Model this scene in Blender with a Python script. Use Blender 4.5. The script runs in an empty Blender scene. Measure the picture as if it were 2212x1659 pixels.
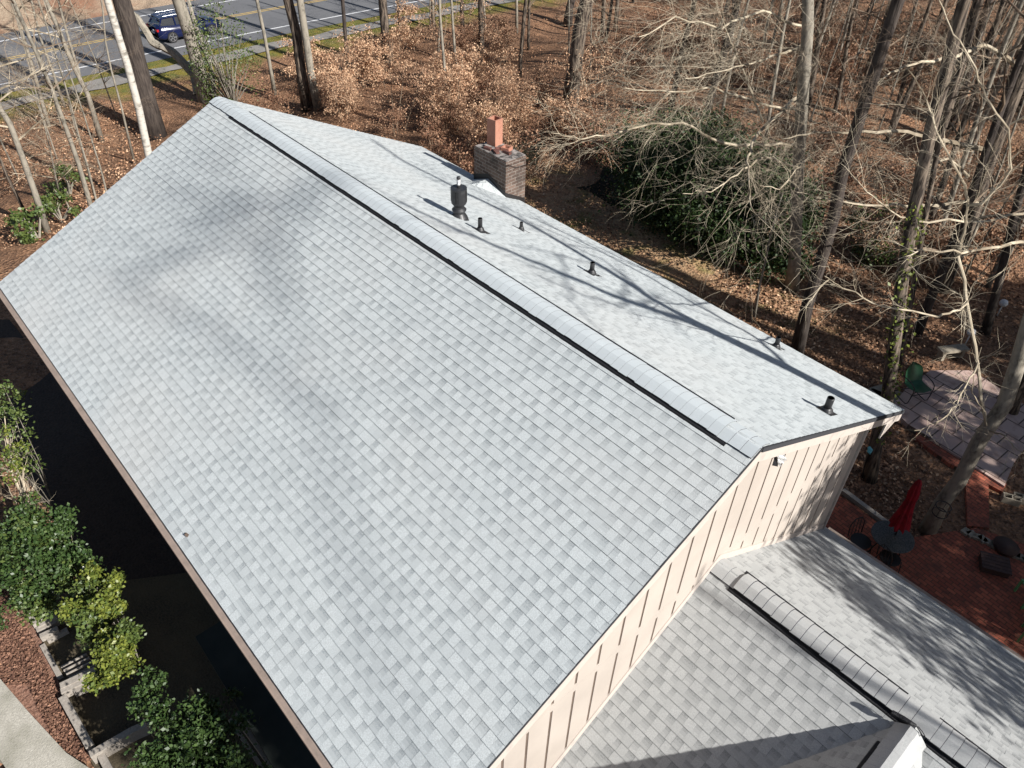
import bpy, math, random
import numpy as np
from mathutils import Vector, Matrix
random.seed(7); rng = np.random.default_rng(7)
C = bpy.context.scene.collection
sc = bpy.context.scene
R = math.radians

# ---------------------------------------------------------------- camera, light, exposure
FPX = 1665.6; YAW, PITCH, ROLL = 2.391, 0.7094, 0.0323      # focal in px of a 2212 px wide picture
CAM = Vector((2.7154, -6.6249, 6.4569))
fw = Vector((math.cos(YAW)*math.cos(PITCH), math.sin(YAW)*math.cos(PITCH), -math.sin(PITCH)))
rt0 = Vector((math.sin(YAW), -math.cos(YAW), 0)); up0 = rt0.cross(fw)
rt = rt0*math.cos(ROLL) + up0*math.sin(ROLL); up = -rt0*math.sin(ROLL) + up0*math.cos(ROLL)
cd = bpy.data.cameras.new('camera'); cam = bpy.data.objects.new('camera', cd); C.objects.link(cam)
m3 = Matrix((rt, up, -fw)).transposed(); cam.matrix_world = Matrix.Translation(CAM) @ m3.to_4x4()
cd.sensor_width = 36; cd.lens = FPX/2212*36; cd.clip_start = .05; cd.clip_end = 3000
sc.camera = cam
SUN_AZ, SUN_EL = R(10), R(34.5)
SUN = Vector((math.cos(SUN_EL)*math.cos(SUN_AZ), math.cos(SUN_EL)*math.sin(SUN_AZ), math.sin(SUN_EL)))
w = bpy.data.worlds.new('World'); sc.world = w; w.use_nodes = True
nt = w.node_tree; bg = nt.nodes['Background']; sky = nt.nodes.new('ShaderNodeTexSky')
sky.sky_type = 'NISHITA'; sky.sun_disc = False; sky.sun_elevation = SUN_EL; sky.sun_rotation = R(90)-SUN_AZ
nt.links.new(sky.outputs[0], bg.inputs[0]); bg.inputs[1].default_value = .05
sl = bpy.data.lights.new('sun', 'SUN'); sl.energy = 5.0; sl.angle = R(.53); sl.color = (1, .97, .925)
so = bpy.data.objects.new('sun', sl); C.objects.link(so); so.rotation_euler = SUN.to_track_quat('Z', 'Y').to_euler()
sc.view_settings.view_transform = 'Standard'; sc.view_settings.look = 'None'; sc.view_settings.exposure = .85
sc.render.engine = 'CYCLES'

# ---------------------------------------------------------------- pixel -> world
def ray(u, v): return (fw + rt*((u-1106)/FPX) + up*((829.5-v)/FPX))
def at(u, v, depth): return CAM + ray(u, v)*depth
def onz(u, v, z):
    d = ray(u, v); return CAM + d*((z-CAM.z)/d.z)
def sm(t): t = min(1, max(0, t)); return t*t*(3-2*t)
def hz(x, y):
    zb = -7.0 - .7*sm(y/6)
    t = sm((-17-x)/24)
    return zb*(1-t) + -10*t
def G(u, v, dz=0):
    z = -7.5
    for _ in range(40):
        p = onz(u, v, z); z = .5*z + .5*(hz(p.x, p.y)+dz)
    return onz(u, v, z)
def depth_of(p): return (p-CAM).dot(fw)
def near_vertical(base, u, v):
    d = ray(u, v).normalized(); dep = depth_of(base); a = d.cross(Vector((0, 0, 1)))
    n = Vector((0, 0, 1)).cross(a); t = (base-CAM).dot(n)/d.dot(n)
    return CAM + d*t

# ---------------------------------------------------------------- object helpers
class MB:
    def __init__(s): s.v = []; s.f = []; s.c = []
    def add(s, vs, fs, tone=None):
        o = len(s.v); s.v += [tuple(p) for p in vs]; s.f += [tuple(i+o for i in f) for f in fs]
        if tone is not None: s.c += [tone]*len(fs)
    def quad(s, a, b, c, d, tone=None): s.add([a, b, c, d], [(0, 1, 2, 3)], tone)
    def box(s, c, sz, rot=None, tone=None):
        c = Vector(c); vs = []
        for k in range(8):
            p = Vector(((k & 1)-.5, ((k >> 1) & 1)-.5, (k >> 2)-.5)); p = Vector((p.x*sz[0], p.y*sz[1], p.z*sz[2]))
            if rot is not None: p = rot @ p
            vs.append(c+p)
        s.add(vs, [(0, 2, 3, 1), (4, 5, 7, 6), (0, 1, 5, 4), (2, 6, 7, 3), (0, 4, 6, 2), (1, 3, 7, 5)], tone)
    def beam(s, a, b, wd, ht, upv=(0, 0, 1), tone=None):
        a = Vector(a); b = Vector(b); x = (b-a).normalized(); z = Vector(upv); y = z.cross(x).normalized(); z = x.cross(y)
        s.box((a+b)/2, ((b-a).length, wd, ht), Matrix((x, y, z)).transposed(), tone)
    def prism(s, poly, off):
        n = len(poly); off = Vector(off); vs = [Vector(p) for p in poly]+[Vector(p)+off for p in poly]
        s.add(vs, [tuple(range(n))[::-1], tuple(range(n, 2*n))]+[(i, (i+1) % n, n+(i+1) % n, n+i) for i in range(n)])
    def tube(s, pts, rad, n=6, cap=True, tone=None):
        pts = [Vector(p) for p in pts]; o = len(s.v); N = len(pts); prev = None
        for i, p in enumerate(pts):
            t = (pts[min(i+1, N-1)]-pts[max(i-1, 0)])
            t = t.normalized() if t.length > 1e-9 else Vector((0, 0, 1))
            if prev is None: a = t.orthogonal().normalized()
            else:
                a = prev - t*prev.dot(t); a = a.normalized() if a.length > 1e-6 else t.orthogonal().normalized()
            prev = a; b = t.cross(a); r = rad[i] if hasattr(rad, '__len__') else rad
            for k in range(n):
                g = 2*math.pi*k/n; s.v.append(tuple(p + a*(r*math.cos(g)) + b*(r*math.sin(g))))
        fs = [(o+i*n+k, o+i*n+(k+1) % n, o+(i+1)*n+(k+1) % n, o+(i+1)*n+k) for i in range(N-1) for k in range(n)]
        if cap: fs += [tuple(o+k for k in range(n))[::-1], tuple(o+(N-1)*n+k for k in range(n))]
        s.f += fs
        if tone is not None: s.c += [tone]*len(fs)
    def lathe(s, c, prof, n=20, axis=None):
        s.tube([Vector(c)+Vector((0, 0, z)) for r, z in prof], [max(r, .0005) for r, z in prof], n)
    def build(s, name, mat, parent=None, smooth=False):
        me = bpy.data.meshes.new(name); me.from_pydata(s.v, [], s.f)
        if s.c and len(s.c) == len(s.f):
            at_ = me.attributes.new('tone', 'FLOAT', 'FACE'); at_.data.foreach_set('value', s.c)
        if smooth: me.polygons.foreach_set('use_smooth', [True]*len(me.polygons))
        me.materials.append(mat); me.update()
        return link(name, me, parent)
def link(name, me, parent=None):
    o = bpy.data.objects.new(name, me); C.objects.link(o)
    if parent is not None:
        o.parent = parent; o.matrix_parent_inverse = Matrix.Translation(-pworld(parent))
    return o
def pworld(o):
    v = o.location.copy()
    while o.parent: o = o.parent; v = v  # children carry no offset of their own
    return v if not o.parent and o.type == 'EMPTY' else Vector((0, 0, 0))
ROOTLOC = {}
def link(name, me, parent=None):
    o = bpy.data.objects.new(name, me); C.objects.link(o)
    if parent is not None:
        o.parent = parent
        if parent.type == 'EMPTY': o.location = -parent.location        # meshes are written in world coordinates
    return o
def thing(name, label, cat, loc=(0, 0, 0), group=None):
    o = bpy.data.objects.new(name, None); C.objects.link(o); o.location = Vector(loc); o.empty_display_size = .2
    return tag(o, label, cat, group)
def tag(o, label=None, cat=None, group=None, kind=None):
    for k, v in (('label', label), ('category', cat), ('group', group), ('kind', kind)):
        if v: o[k] = v
    return o
def copy_tree(o, parent=None):
    c = o.copy(); C.objects.link(c); c.parent = parent
    for ch in list(o.children): copy_tree(ch, c)
    return c

# ---------------------------------------------------------------- materials
def mat(name, base, rough=.85, var=None, scale=4, detail=6, bump=0, bscale=None, island=None, spec=.3, stretch=None, ramp=(.35, .65), metal=0, trans=0, fine=None, attr=None):
    m = bpy.data.materials.new(name); m.use_nodes = True; t = m.node_tree; N = t.nodes; Lk = t.links.new
    b = N['Principled BSDF']; b.inputs['Roughness'].default_value = rough; b.inputs['Specular IOR Level'].default_value = spec
    b.inputs['Metallic'].default_value = metal
    col = N.new('ShaderNodeRGB'); col.outputs[0].default_value = (*base, 1); out = col.outputs[0]
    tc = N.new('ShaderNodeTexCoord'); vec = tc.outputs['Object']
    if stretch:
        mp = N.new('ShaderNodeMapping'); mp.inputs['Scale'].default_value = stretch; Lk(vec, mp.inputs[0]); vec = mp.outputs[0]
    def mix(fac, a, c, mode='MIX'):
        x = N.new('ShaderNodeMix'); x.data_type = 'RGBA'; x.blend_type = mode; Lk(fac, x.inputs[0]); Lk(a, x.inputs[6])
        if isinstance(c, tuple): x.inputs[7].default_value = (*c, 1)
        else: Lk(c, x.inputs[7])
        return x.outputs[2]
    def noise(sc_, d=6, r=(.35, .65)):
        n = N.new('ShaderNodeTexNoise'); n.inputs['Scale'].default_value = sc_; n.inputs['Detail'].default_value = d; Lk(vec, n.inputs['Vector'])
        mr = N.new('ShaderNodeMapRange'); mr.inputs[1].default_value = r[0]; mr.inputs[2].default_value = r[1]; Lk(n.outputs[0], mr.inputs[0])
        return mr.outputs[0], n.outputs[0]
    if attr:
        a = N.new('ShaderNodeAttribute'); a.attribute_name = 'tone'; out = mix(a.outputs['Fac'], out, attr)
        er = N.new('ShaderNodeMapRange'); er.inputs[1].default_value = 1.3; er.inputs[2].default_value = 2.3; Lk(a.outputs['Fac'], er.inputs[0]); edge = er.outputs[0]
    if var:
        f, _ = noise(scale, detail, ramp); out = mix(f, out, var)
    if island:
        g = N.new('ShaderNodeNewGeometry'); out = mix(g.outputs['Random Per Island'], out, island)
    if fine:
        f, _ = noise(fine[0], 3, (.3, .7)); out = mix(f, out, fine[1])
    if attr: out = mix(edge, out, (.05, .05, .055))
    Lk(out, b.inputs['Base Color'])
    if trans:
        b.inputs['Transmission Weight'].default_value = 0
        tr = N.new('ShaderNodeBsdfTranslucent'); Lk(out, tr.inputs[0]); mx = N.new('ShaderNodeMixShader'); mx.inputs[0].default_value = trans
        Lk(b.outputs[0], mx.inputs[1]); Lk(tr.outputs[0], mx.inputs[2]); Lk(mx.outputs[0], N['Material Output'].inputs[0])
    if bump:
        _, h = noise(bscale or scale*3, 6); bp = N.new('ShaderNodeBump'); bp.inputs['Strength'].default_value = 1; bp.inputs['Distance'].default_value = bump
        Lk(h, bp.inputs['Height']); Lk(bp.outputs[0], b.inputs['Normal'])
    return m
M = {}
M['shingle'] = mat('shingle', (.52, .552, .552), .95, attr=(.225, .25, .26), fine=(70, (.385, .405, .405)), bump=.004, bscale=120, spec=.15)
# weathered blotches over the granules
def tint(m, col, scale, fac, r=(.45, .75)):
    t = m.node_tree; N = t.nodes; b = N['Principled BSDF']; src = b.inputs['Base Color'].links[0].from_socket
    tc = N.new('ShaderNodeTexCoord'); n = N.new('ShaderNodeTexNoise'); n.inputs['Scale'].default_value = scale; n.inputs['Detail'].default_value = 3
    t.links.new(tc.outputs['Object'], n.inputs['Vector'])
    mr = N.new('ShaderNodeMapRange'); mr.inputs[1].default_value = r[0]; mr.inputs[2].default_value = r[1]; mr.inputs[4].default_value = fac
    t.links.new(n.outputs[0], mr.inputs[0]); x = N.new('ShaderNodeMix'); x.data_type = 'RGBA'
    t.links.new(mr.outputs[0], x.inputs[0]); t.links.new(src, x.inputs[6]); x.inputs[7].default_value = (*col, 1)
    t.links.new(x.outputs[2], b.inputs['Base Color'])
tint(M['shingle'], (.52, .50, .47), .35, .35)
M['grey_shingle'] = mat('grey_shingle', (.43, .435, .425), .95, attr=(.20, .207, .205), fine=(70, (.32, .325, .32)), bump=.004, bscale=120, spec=.15)
M['grey_cap'] = mat('grey_cap', (.44, .44, .43), .95, var=(.38, .38, .375), scale=6, attr=(.31, .31, .305), fine=(70, (.33, .335, .33)), bump=.003, bscale=120, spec=.15)
M['cap_shingle'] = mat('cap_shingle', (.48, .515, .525), .95, var=(.42, .45, .46), scale=6, attr=(.36, .39, .40), fine=(70, (.42, .45, .46)), bump=.003, bscale=120, spec=.15)
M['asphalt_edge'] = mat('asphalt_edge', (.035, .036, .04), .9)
M['vent_black'] = mat('vent_black', (.012, .012, .014), .6, bump=.01, bscale=60)
M['panel'] = mat('painted_panel', (.41, .36, .315), .7, var=(.36, .315, .275), scale=1.2, bump=.004, bscale=2)
M['groove'] = mat('groove', (.13, .095, .075), .9, var=(.09, .065, .05), scale=5)
M['trim'] = mat('painted_trim', (.45, .395, .35), .6, var=(.36, .31, .28), scale=6, ramp=(.5, .8))
M['gutter'] = mat('gutter', (.30, .235, .19), .75, var=(.20, .16, .13), scale=8, fine=(40, (.26, .2, .17)))
M['pipe_black'] = mat('pipe_black', (.018, .018, .02), .45, var=(.05, .05, .052), scale=14, ramp=(.5, .8), spec=.5)
M['label_white'] = mat('label_white', (.6, .6, .6), .6, var=(.25, .25, .27), scale=30)
M['terracotta'] = mat('terracotta', (.36, .18, .125), .85, var=(.34, .15, .10), scale=7, bump=.004)
M['brick_red'] = mat('loose_brick', (.15, .065, .05), .9, var=(.09, .045, .04), scale=20)
M['mortar_cap'] = mat('mortar_cap', (.28, .25, .23), .95, var=(.08, .075, .07), scale=9, ramp=(.4, .6), bump=.01, bscale=20)
M['dark_metal'] = mat('dark_flashing', (.02, .018, .018), .5, spec=.4)
M['sheath'] = mat('old_brick_wall', (.20, .11, .085), .9, var=(.12, .07, .055), scale=12)
M['plastic'] = mat('plastic_sheet', (.62, .62, .60), .3, spec=.6, var=(.4, .4, .4), scale=14)
M['deck'] = mat('flat_membrane', (.03, .037, .034), .9, var=(.02, .026, .024), scale=2)
M['timber'] = mat('weathered_timber', (.30, .265, .225), .9, var=(.17, .15, .125), scale=5, stretch=(1, 1, 1), fine=(30, (.24, .21, .18)), bump=.006, bscale=25, island=(.36, .33, .29))
M['soil'] = mat('soil', (.085, .068, .04), .95, var=(.035, .028, .02), scale=1.6, fine=(30, (.10, .08, .05)), bump=.02, bscale=20)
M['shade_ground'] = mat('shade_ground', (.035, .026, .02), .95, var=(.018, .014, .012), scale=4, fine=(20, (.05, .035, .028)), bump=.03, bscale=18)  # near-black ground colour with the shade of the house put into it
M['chips'] = mat('bark_chips', (.27, .15, .10), .9, island=(.085, .042, .03), spec=.15)
M['mulch'] = mat('mulch', (.17, .082, .055), .95, var=(.075, .036, .026), scale=3, fine=(24, (.27, .155, .11)), bump=.04, bscale=18)
M['concrete'] = mat('concrete', (.42, .395, .34), .95, var=(.17, .165, .12), scale=2.2, ramp=(.42, .68), fine=(28, (.30, .28, .24)), bump=.01, bscale=40)
M['asphalt'] = mat('asphalt', (.115, .115, .12), .9, var=(.085, .085, .09), scale=.6, fine=(25, (.14, .14, .145)))
M['old_path'] = mat('old_path', (.20, .19, .185), .95, var=(.12, .12, .10), scale=1.5, fine=(20, (.24, .22, .2)))
M['white_line'] = mat('white_line', (.62, .62, .62), .8, var=(.4, .4, .4), scale=5, ramp=(.5, .8))
M['yellow_line'] = mat('yellow_line', (.50, .34, .10), .8, var=(.32, .24, .11), scale=5, ramp=(.5, .8))
M['bark_dark'] = mat('bark_dark', (.032, .025, .022), .95, var=(.075, .06, .05), scale=14, stretch=(1, 1, .16), bump=.045, bscale=16)
M['bark_brown'] = mat('bark_brown', (.16, .125, .095), .95, var=(.03, .023, .019), scale=13, stretch=(1, 1, .16), ramp=(.42, .60), bump=.05, bscale=16)
M['bark_grey'] = mat('bark_grey', (.24, .21, .17), .9, var=(.06, .053, .042), scale=5, stretch=(1, 1, .45), ramp=(.42, .66), fine=(18, (.26, .235, .19)), bump=.012)
M['bark_white'] = mat('bark_white', (.46, .43, .38), .85, var=(.17, .155, .13), scale=3, stretch=(1, 1, 3), ramp=(.5, .72), bump=.008)
M['twig_pale'] = mat('twig_pale', (.50, .43, .32), .9, var=(.20, .16, .11), scale=2)
M['twig_tan'] = mat('twig_tan', (.22, .165, .115), .9, var=(.10, .07, .05), scale=1)
M['leaf_tan'] = mat('leaf_tan', (.60, .39, .25), .8, island=(.20, .105, .065), trans=.25, spec=.2)
M['leaf_pale'] = mat('leaf_pale', (.74, .52, .34), .8, island=(.36, .19, .11), trans=.25, spec=.2)
M['leaf_rust'] = mat('leaf_rust', (.40, .24, .15), .8, island=(.12, .05, .03), trans=.2, spec=.2)
M['leaf_green'] = mat('leaf_green', (.045, .078, .018), .5, island=(.10, .13, .03), trans=.12, spec=.5)
M['leaf_holly'] = mat('leaf_holly', (.012, .026, .008), .55, island=(.04, .066, .018), trans=.08, spec=.25)
M['leaf_gloss'] = mat('leaf_gloss', (.022, .046, .012), .45, island=(.055, .09, .025), trans=.06, spec=.35)
M['leaf_lime'] = mat('leaf_lime', (.06, .095, .018), .45, island=(.20, .22, .04), trans=.2, spec=.4)
M['needles'] = mat('needles', (.04, .07, .02), .7, island=(.07, .10, .035), trans=.1)
M['litter'] = mat('leaf_litter', (.43, .24, .14), .85, island=(.085, .045, .028), spec=.15)
M['litter_pale'] = mat('leaf_litter_pale', (.62, .42, .27), .85, island=(.24, .13, .075), spec=.15)
M['flower'] = mat('flower', (.75, .72, .6), .6)
M['car_blue'] = mat('car_paint', (.003, .007, .04), .22, spec=.6)
M['car_glass'] = mat('car_glass', (.01, .012, .015), .08, spec=.8)
M['chrome'] = mat('chrome', (.6, .6, .62), .25, metal=1)
M['tyre'] = mat('tyre', (.015, .015, .016), .85)
M['tail_red'] = mat('tail_red', (.35, .01, .01), .3)
M['green_metal'] = mat('green_metal', (.018, .075, .035), .35, spec=.5, var=(.03, .10, .05), scale=6)
M['black_iron'] = mat('black_iron', (.02, .018, .018), .5)
M['red_canvas'] = mat('red_canvas', (.26, .006, .016), .8, var=(.15, .004, .01), scale=8)
M['blue_plastic'] = mat('blue_plastic', (.16, .5, .55), .4)
M['glass_top'] = mat('patterned_glass', (.03, .032, .03), .4, var=(.10, .10, .09), scale=40)
M['stone'] = mat('stone', (.30, .26, .20), .95, var=(.2, .17, .13), scale=6)
M['rust_pot'] = mat('planter', (.06, .035, .03), .8)
M['green_slats'] = mat('green_slats', (.12, .30, .13), .5)

def brick_mat(name, c1, c2, mort, scale, bw=.5, bh=.25, msize=.02, blotch=None, axes='XYZ', rot=0):
    m = bpy.data.materials.new(name); m.use_nodes = True; t = m.node_tree; N = t.nodes; L = t.links.new; b = N['Principled BSDF']; b.inputs['Roughness'].default_value = .9
    b.inputs['Specular IOR Level'].default_value = .2
    tc = N.new('ShaderNodeTexCoord'); sx = N.new('ShaderNodeSeparateXYZ'); cx = N.new('ShaderNodeCombineXYZ'); L(tc.outputs['Object'], sx.inputs[0])
    if axes == 'WALL':
        ad = N.new('ShaderNodeMath'); ad.operation = 'ADD'; L(sx.outputs[0], ad.inputs[0]); L(sx.outputs[1], ad.inputs[1]); L(ad.outputs[0], cx.inputs[0]); L(sx.outputs[2], cx.inputs[1])
    else: L(sx.outputs[0], cx.inputs[0]); L(sx.outputs[1], cx.inputs[1])
    mp = N.new('ShaderNodeMapping'); mp.inputs['Rotation'].default_value = (0, 0, rot); L(cx.outputs[0], mp.inputs[0])
    br = N.new('ShaderNodeTexBrick'); L(mp.outputs[0], br.inputs['Vector']); br.inputs['Scale'].default_value = scale
    br.inputs['Color1'].default_value = (*c1, 1); br.inputs['Color2'].default_value = (*c2, 1); br.inputs['Mortar'].default_value = (*mort, 1)
    br.inputs['Mortar Size'].default_value = msize; br.inputs['Brick Width'].default_value = bw; br.inputs['Row Height'].default_value = bh; br.inputs['Mortar Smooth'].default_value = .3
    out = br.outputs[0]
    nz = N.new('ShaderNodeTexNoise'); nz.inputs['Scale'].default_value = 3.5; nz.inputs['Detail'].default_value = 6; L(tc.outputs['Object'], nz.inputs[0])
    mr = N.new('ShaderNodeMapRange'); mr.inputs[1].default_value = .5; mr.inputs[2].default_value = .7; mr.inputs[4].default_value = .75; L(nz.outputs[0], mr.inputs[0])
    if blotch:
        x = N.new('ShaderNodeMix'); x.data_type = 'RGBA'; L(mr.outputs[0], x.inputs[0]); L(out, x.inputs[6]); x.inputs[7].default_value = (*blotch, 1); out = x.outputs[2]
    L(out, b.inputs['Base Color'])
    bp = N.new('ShaderNodeBump'); bp.inputs['Distance'].default_value = .006; bp.invert = True; L(br.outputs['Fac'], bp.inputs['Height']); L(bp.outputs[0], b.inputs['Normal'])
    return m
M['chimney_brick'] = brick_mat('chimney_brick', (.165, .115, .092), (.075, .052, .043), (.22, .19, .165), 4.2, 1.0, .36, .045, (.045, .038, .033), 'WALL')
M['patio_brick'] = brick_mat('patio_brick', (.40, .12, .07), (.24, .07, .045), (.08, .055, .035), 5, 1.0, .5, .04, (.12, .055, .04), rot=.1)
M['pavers'] = brick_mat('concrete_pavers', (.46, .34, .29), (.38, .27, .235), (.10, .075, .06), 1.0, .6, .6, .02, (.26, .17, .14), rot=.06)

# ---------------------------------------------------------------- ground
def ground_material():
    m = bpy.data.materials.new('forest_floor'); m.use_nodes = True; t = m.node_tree; N = t.nodes; L = t.links.new; b = N['Principled BSDF']
    b.inputs['Roughness'].default_value = .95; b.inputs['Specular IOR Level'].default_value = .1
    tc = N.new('ShaderNodeTexCoord'); V = tc.outputs['Object']
    def noise(s, d, lo, hi):
        n = N.new('ShaderNodeTexNoise'); n.inputs['Scale'].default_value = s; n.inputs['Detail'].default_value = d; L(V, n.inputs[0])
        r = N.new('ShaderNodeMapRange'); r.inputs[1].default_value = lo; r.inputs[2].default_value = hi; L(n.outputs[0], r.inputs[0]); return r.outputs[0]
    def mix(f, a, c):
        x = N.new('ShaderNodeMix'); x.data_type = 'RGBA'
        if isinstance(f, float): x.inputs[0].default_value = f
        else: L(f, x.inputs[0])
        for i, q in ((6, a), (7, c)):
            if isinstance(q, tuple): x.inputs[i].default_value = (*q, 1)
            else: L(q, x.inputs[i])
        return x.outputs[2]
    vo = N.new('ShaderNodeTexVoronoi'); vo.inputs['Scale'].default_value = 11; L(V, vo.inputs['Vector'])
    sp = N.new('ShaderNodeSeparateColor'); L(vo.outputs['Color'], sp.inputs[0])
    leaf = mix(sp.outputs[0], (.09, .046, .026), (.36, .20, .112))
    leaf = mix(noise(.5, 4, .4, .65), leaf, mix(sp.outputs[1], (.05, .028, .018), (.20, .112, .065)))
    leaf = mix(noise(26, 4, .5, .8), leaf, (.28, .18, .13))
    a = N.new('ShaderNodeAttribute'); a.attribute_name = 'verge'                       # distance inland from the road edge, metres
    moss = mix(noise(1.3, 5, .4, .6), (.17, .145, .03), (.10, .115, .03))
    moss = mix(noise(9, 5, .5, .75), moss, (.24, .15, .07))
    nf = N.new('ShaderNodeTexNoise'); nf.inputs['Scale'].default_value = .45; nf.inputs['Detail'].default_value = 5; L(V, nf.inputs[0])
    ma = N.new('ShaderNodeMath'); ma.operation = 'MULTIPLY_ADD'; L(nf.outputs[0], ma.inputs[0]); ma.inputs[1].default_value = 6; L(a.outputs['Fac'], ma.inputs[2])
    rg = N.new('ShaderNodeMapRange'); rg.inputs[1].default_value = 7.8; rg.inputs[2].default_value = 9.6; L(ma.outputs[0], rg.inputs[0])
    c = mix(rg.outputs[0], moss, leaf)
    tan = mix(noise(.35, 5, .4, .62), (.40, .30, .21), (.30, .155, .095))
    tan = mix(noise(7, 5, .45, .75), tan, (.24, .16, .11))
    r2 = N.new('ShaderNodeMapRange'); r2.inputs[1].default_value = -3; r2.inputs[2].default_value = -4; L(a.outputs['Fac'], r2.inputs[0])
    c = mix(r2.outputs[0], c, tan)
    a2 = N.new('ShaderNodeAttribute'); a2.attribute_name = 'grass'
    gr = mix(noise(5, 5, .35, .65), (.46, .31, .18), (.26, .15, .085))
    gr = mix(noise(1.2, 4, .5, .7), gr, (.16, .16, .05))
    c = mix(a2.outputs['Fac'], c, gr)
    L(c, b.inputs['Base Color'])
    bp = N.new('ShaderNodeBump'); bp.inputs['Distance'].default_value = .05; L(vo.outputs['Distance'], bp.inputs['Height']); L(bp.outputs[0], b.inputs['Normal'])
    return m
def axis(a, b, c, d, s1, s2):
    return list(np.arange(a, b, s2))+list(np.arange(b, c, s1))+list(np.arange(c, d+.1, s2))
gx = axis(-400, -64, 20, 200, .8, 12); gy = axis(-300, -20, 60, 400, .8, 12)
vs = []; vg = []; gs = []
gc = G(1380, 512)
for y in gy:
    for x in gx:
        d = x+50-.0015*(y-14)**2
        amp = .12*sm((d-4)/8) if x > -50 else 0
        if -9 < x < 6 and y < 20: amp *= .2
        z = hz(x, y) + amp*(math.sin(x*.9+1.3*math.sin(y*.4))+math.sin(y*.8+x*.3)) 
        if x < -60: z += .05*(-60-x)**.8*.6
        if y > 36: z += .03*(y-36)
        vs.append((x, y, z)); vg.append(d)
        gs.append(max(0, 1-(((x-gc.x)/9)**2+((y-gc.y)/3.2)**2)**1.2)*.8)
nx = len(gx); fs = [(j*nx+i, j*nx+i+1, (j+1)*nx+i+1, (j+1)*nx+i) for j in range(len(gy)-1) for i in range(nx-1)]
me = bpy.data.meshes.new('ground'); me.from_pydata(vs, [], fs); a = me.attributes.new('verge', 'FLOAT', 'POINT'); a.data.foreach_set('value', vg)
a = me.attributes.new('grass', 'FLOAT', 'POINT'); a.data.foreach_set('value', gs)
me.polygons.foreach_set('use_smooth', [True]*len(me.polygons)); me.materials.append(ground_material()); tag(link('ground', me), kind='structure')

def ribbon(xa, xb, z, name, m, parent=None, y0=-120, y1=260, wob=0):
    mb = MB(); ys = np.arange(y0, y1, 2.0); o = 0
    cv = lambda y: .0015*(y-14)**2 if abs(y-14) < 60 else .0015*3600 + .18*(abs(y-14)-60)
    pts = []
    for y in ys:
        wa = wob*(math.sin(y*.7)+math.sin(y*1.9+1))*.5; wb = wob*(math.sin(y*.8+2)+math.sin(y*2.3))*.5
        pts += [(-50+xa+cv(y)+wa, y, z), (-50+xb+cv(y)+wb, y, z)]
    mb.add(pts, [(2*i, 2*i+1, 2*i+3, 2*i+2) for i in range(len(ys)-1)])
    return mb.build(name, m, parent)
road = tag(ribbon(-9.6, 1.6, -9.985, 'road', M['asphalt']), kind='structure')
tag(ribbon(-.06, .09, -9.979, 'road_marking', M['white_line'], road))
ribbon(-8.1, -7.95, -9.979, 'road_marking', M['white_line'], road)
ribbon(-4.5, -4.38, -9.979, 'road_marking', M['yellow_line'], road); ribbon(-4.2, -4.08, -9.979, 'road_marking', M['yellow_line'], road)
tag(ribbon(2.9, 4.2, -9.93, 'roadside_path', M['old_path'], wob=.35), kind='structure')

# ---------------------------------------------------------------- house
WF = WR = 5.426; S = .4845; LEN = 14.237
house = thing('house', 'pale beige panelled house under light grey shingle roofs, filling most of the picture', 'house', (-7, 0, -7))
def shingle_slope(o, ux, dn, length, width, seed, name='roof_slope', z0=.012, m='shingle'):
    """o: top corner on the ridge; ux: unit along ridge; dn: unit down-slope; laminated tabs laid course by course"""
    r = random.Random(seed); o = Vector(o); ux = Vector(ux).normalized(); dn = Vector(dn).normalized(); n = ux.cross(dn).normalized()
    if n.z < 0: n = -n
    mb = MB(); e = .143; nc = int(width/e)+1
    first = width-(nc-1)*e
    for k in range(nc):
        s0 = 0 if k == 0 else first+(k-1)*e; s1 = min(first+k*e, width+.02)
        wob = r.uniform(-.002, .002)
        def P(x, s, h): return o+ux*x+dn*(s+(wob+.0035*math.sin(x*1.1+k*.7) if 0 < s < width-.1 else 0))+n*(z0+h+.004*math.sin(x*.55+s*.4)*math.sin(s*1.1+1))
        # backing layer (lower laminate) with its darker band, then raised tabs
        x = -r.uniform(0, .9); lo, hi = .001, .007; raised = True
        while x < length:
            wd = r.choice((.10, .12, .13, .14, .16)) if raised else r.choice((.08, .09, .10, .12, .13)); a = max(x, 0); b = min(x+wd, length)
            if b-a > .004:
                h1 = hi+(.002 if raised else 0)
                if raised:
                    tn = min(1, max(0, r.gauss(.12, .12))); mb.quad(P(a, s0, lo), P(b, s0, lo), P(b, s1, h1), P(a, s1, h1), tn)
                else:   # printed band of the lower laminate, graded along the tab
                    tn = r.gauss(.52, .14); K = 3
                    for q_ in range(K):
                        sa, sb = s0+(s1-s0)*q_/K, s0+(s1-s0)*(q_+1)/K; ha, hb = lo+(h1-lo)*q_/K, lo+(h1-lo)*(q_+1)/K
                        mb.quad(P(a, sa, ha), P(b, sa, ha), P(b, sb, hb), P(a, sb, hb), min(1, max(0, tn+(.36, .02, -.3)[q_])))
                mb.quad(P(a, s1, h1), P(b, s1, h1), P(b, s1, -.001), P(a, s1, -.001), 2.4)
                if r.random() < .16:
                    mb.quad(P(b-.003, s0, lo+.002), P(b, s0, lo+.002), P(b, s1, h1+.0008), P(b-.003, s1, h1+.0008), 1.7)
            x += wd; raised = not raised if r.random() < .9 else raised
    # deck underneath (thickness of the roof)
    t = -.16
    q = [o, o+ux*length, o+ux*length+dn*width, o+dn*width]
    return mb.build(name, M[m], house)
ux = Vector((1, 0, 0)); cs = math.hypot(1, S)
dnF = Vector((0, -1, -S))/cs; dnR = Vector((0, 1, -S))/cs
shingle_slope((-LEN, 0, 0), ux, dnF, LEN, WF*cs, 1)
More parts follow.
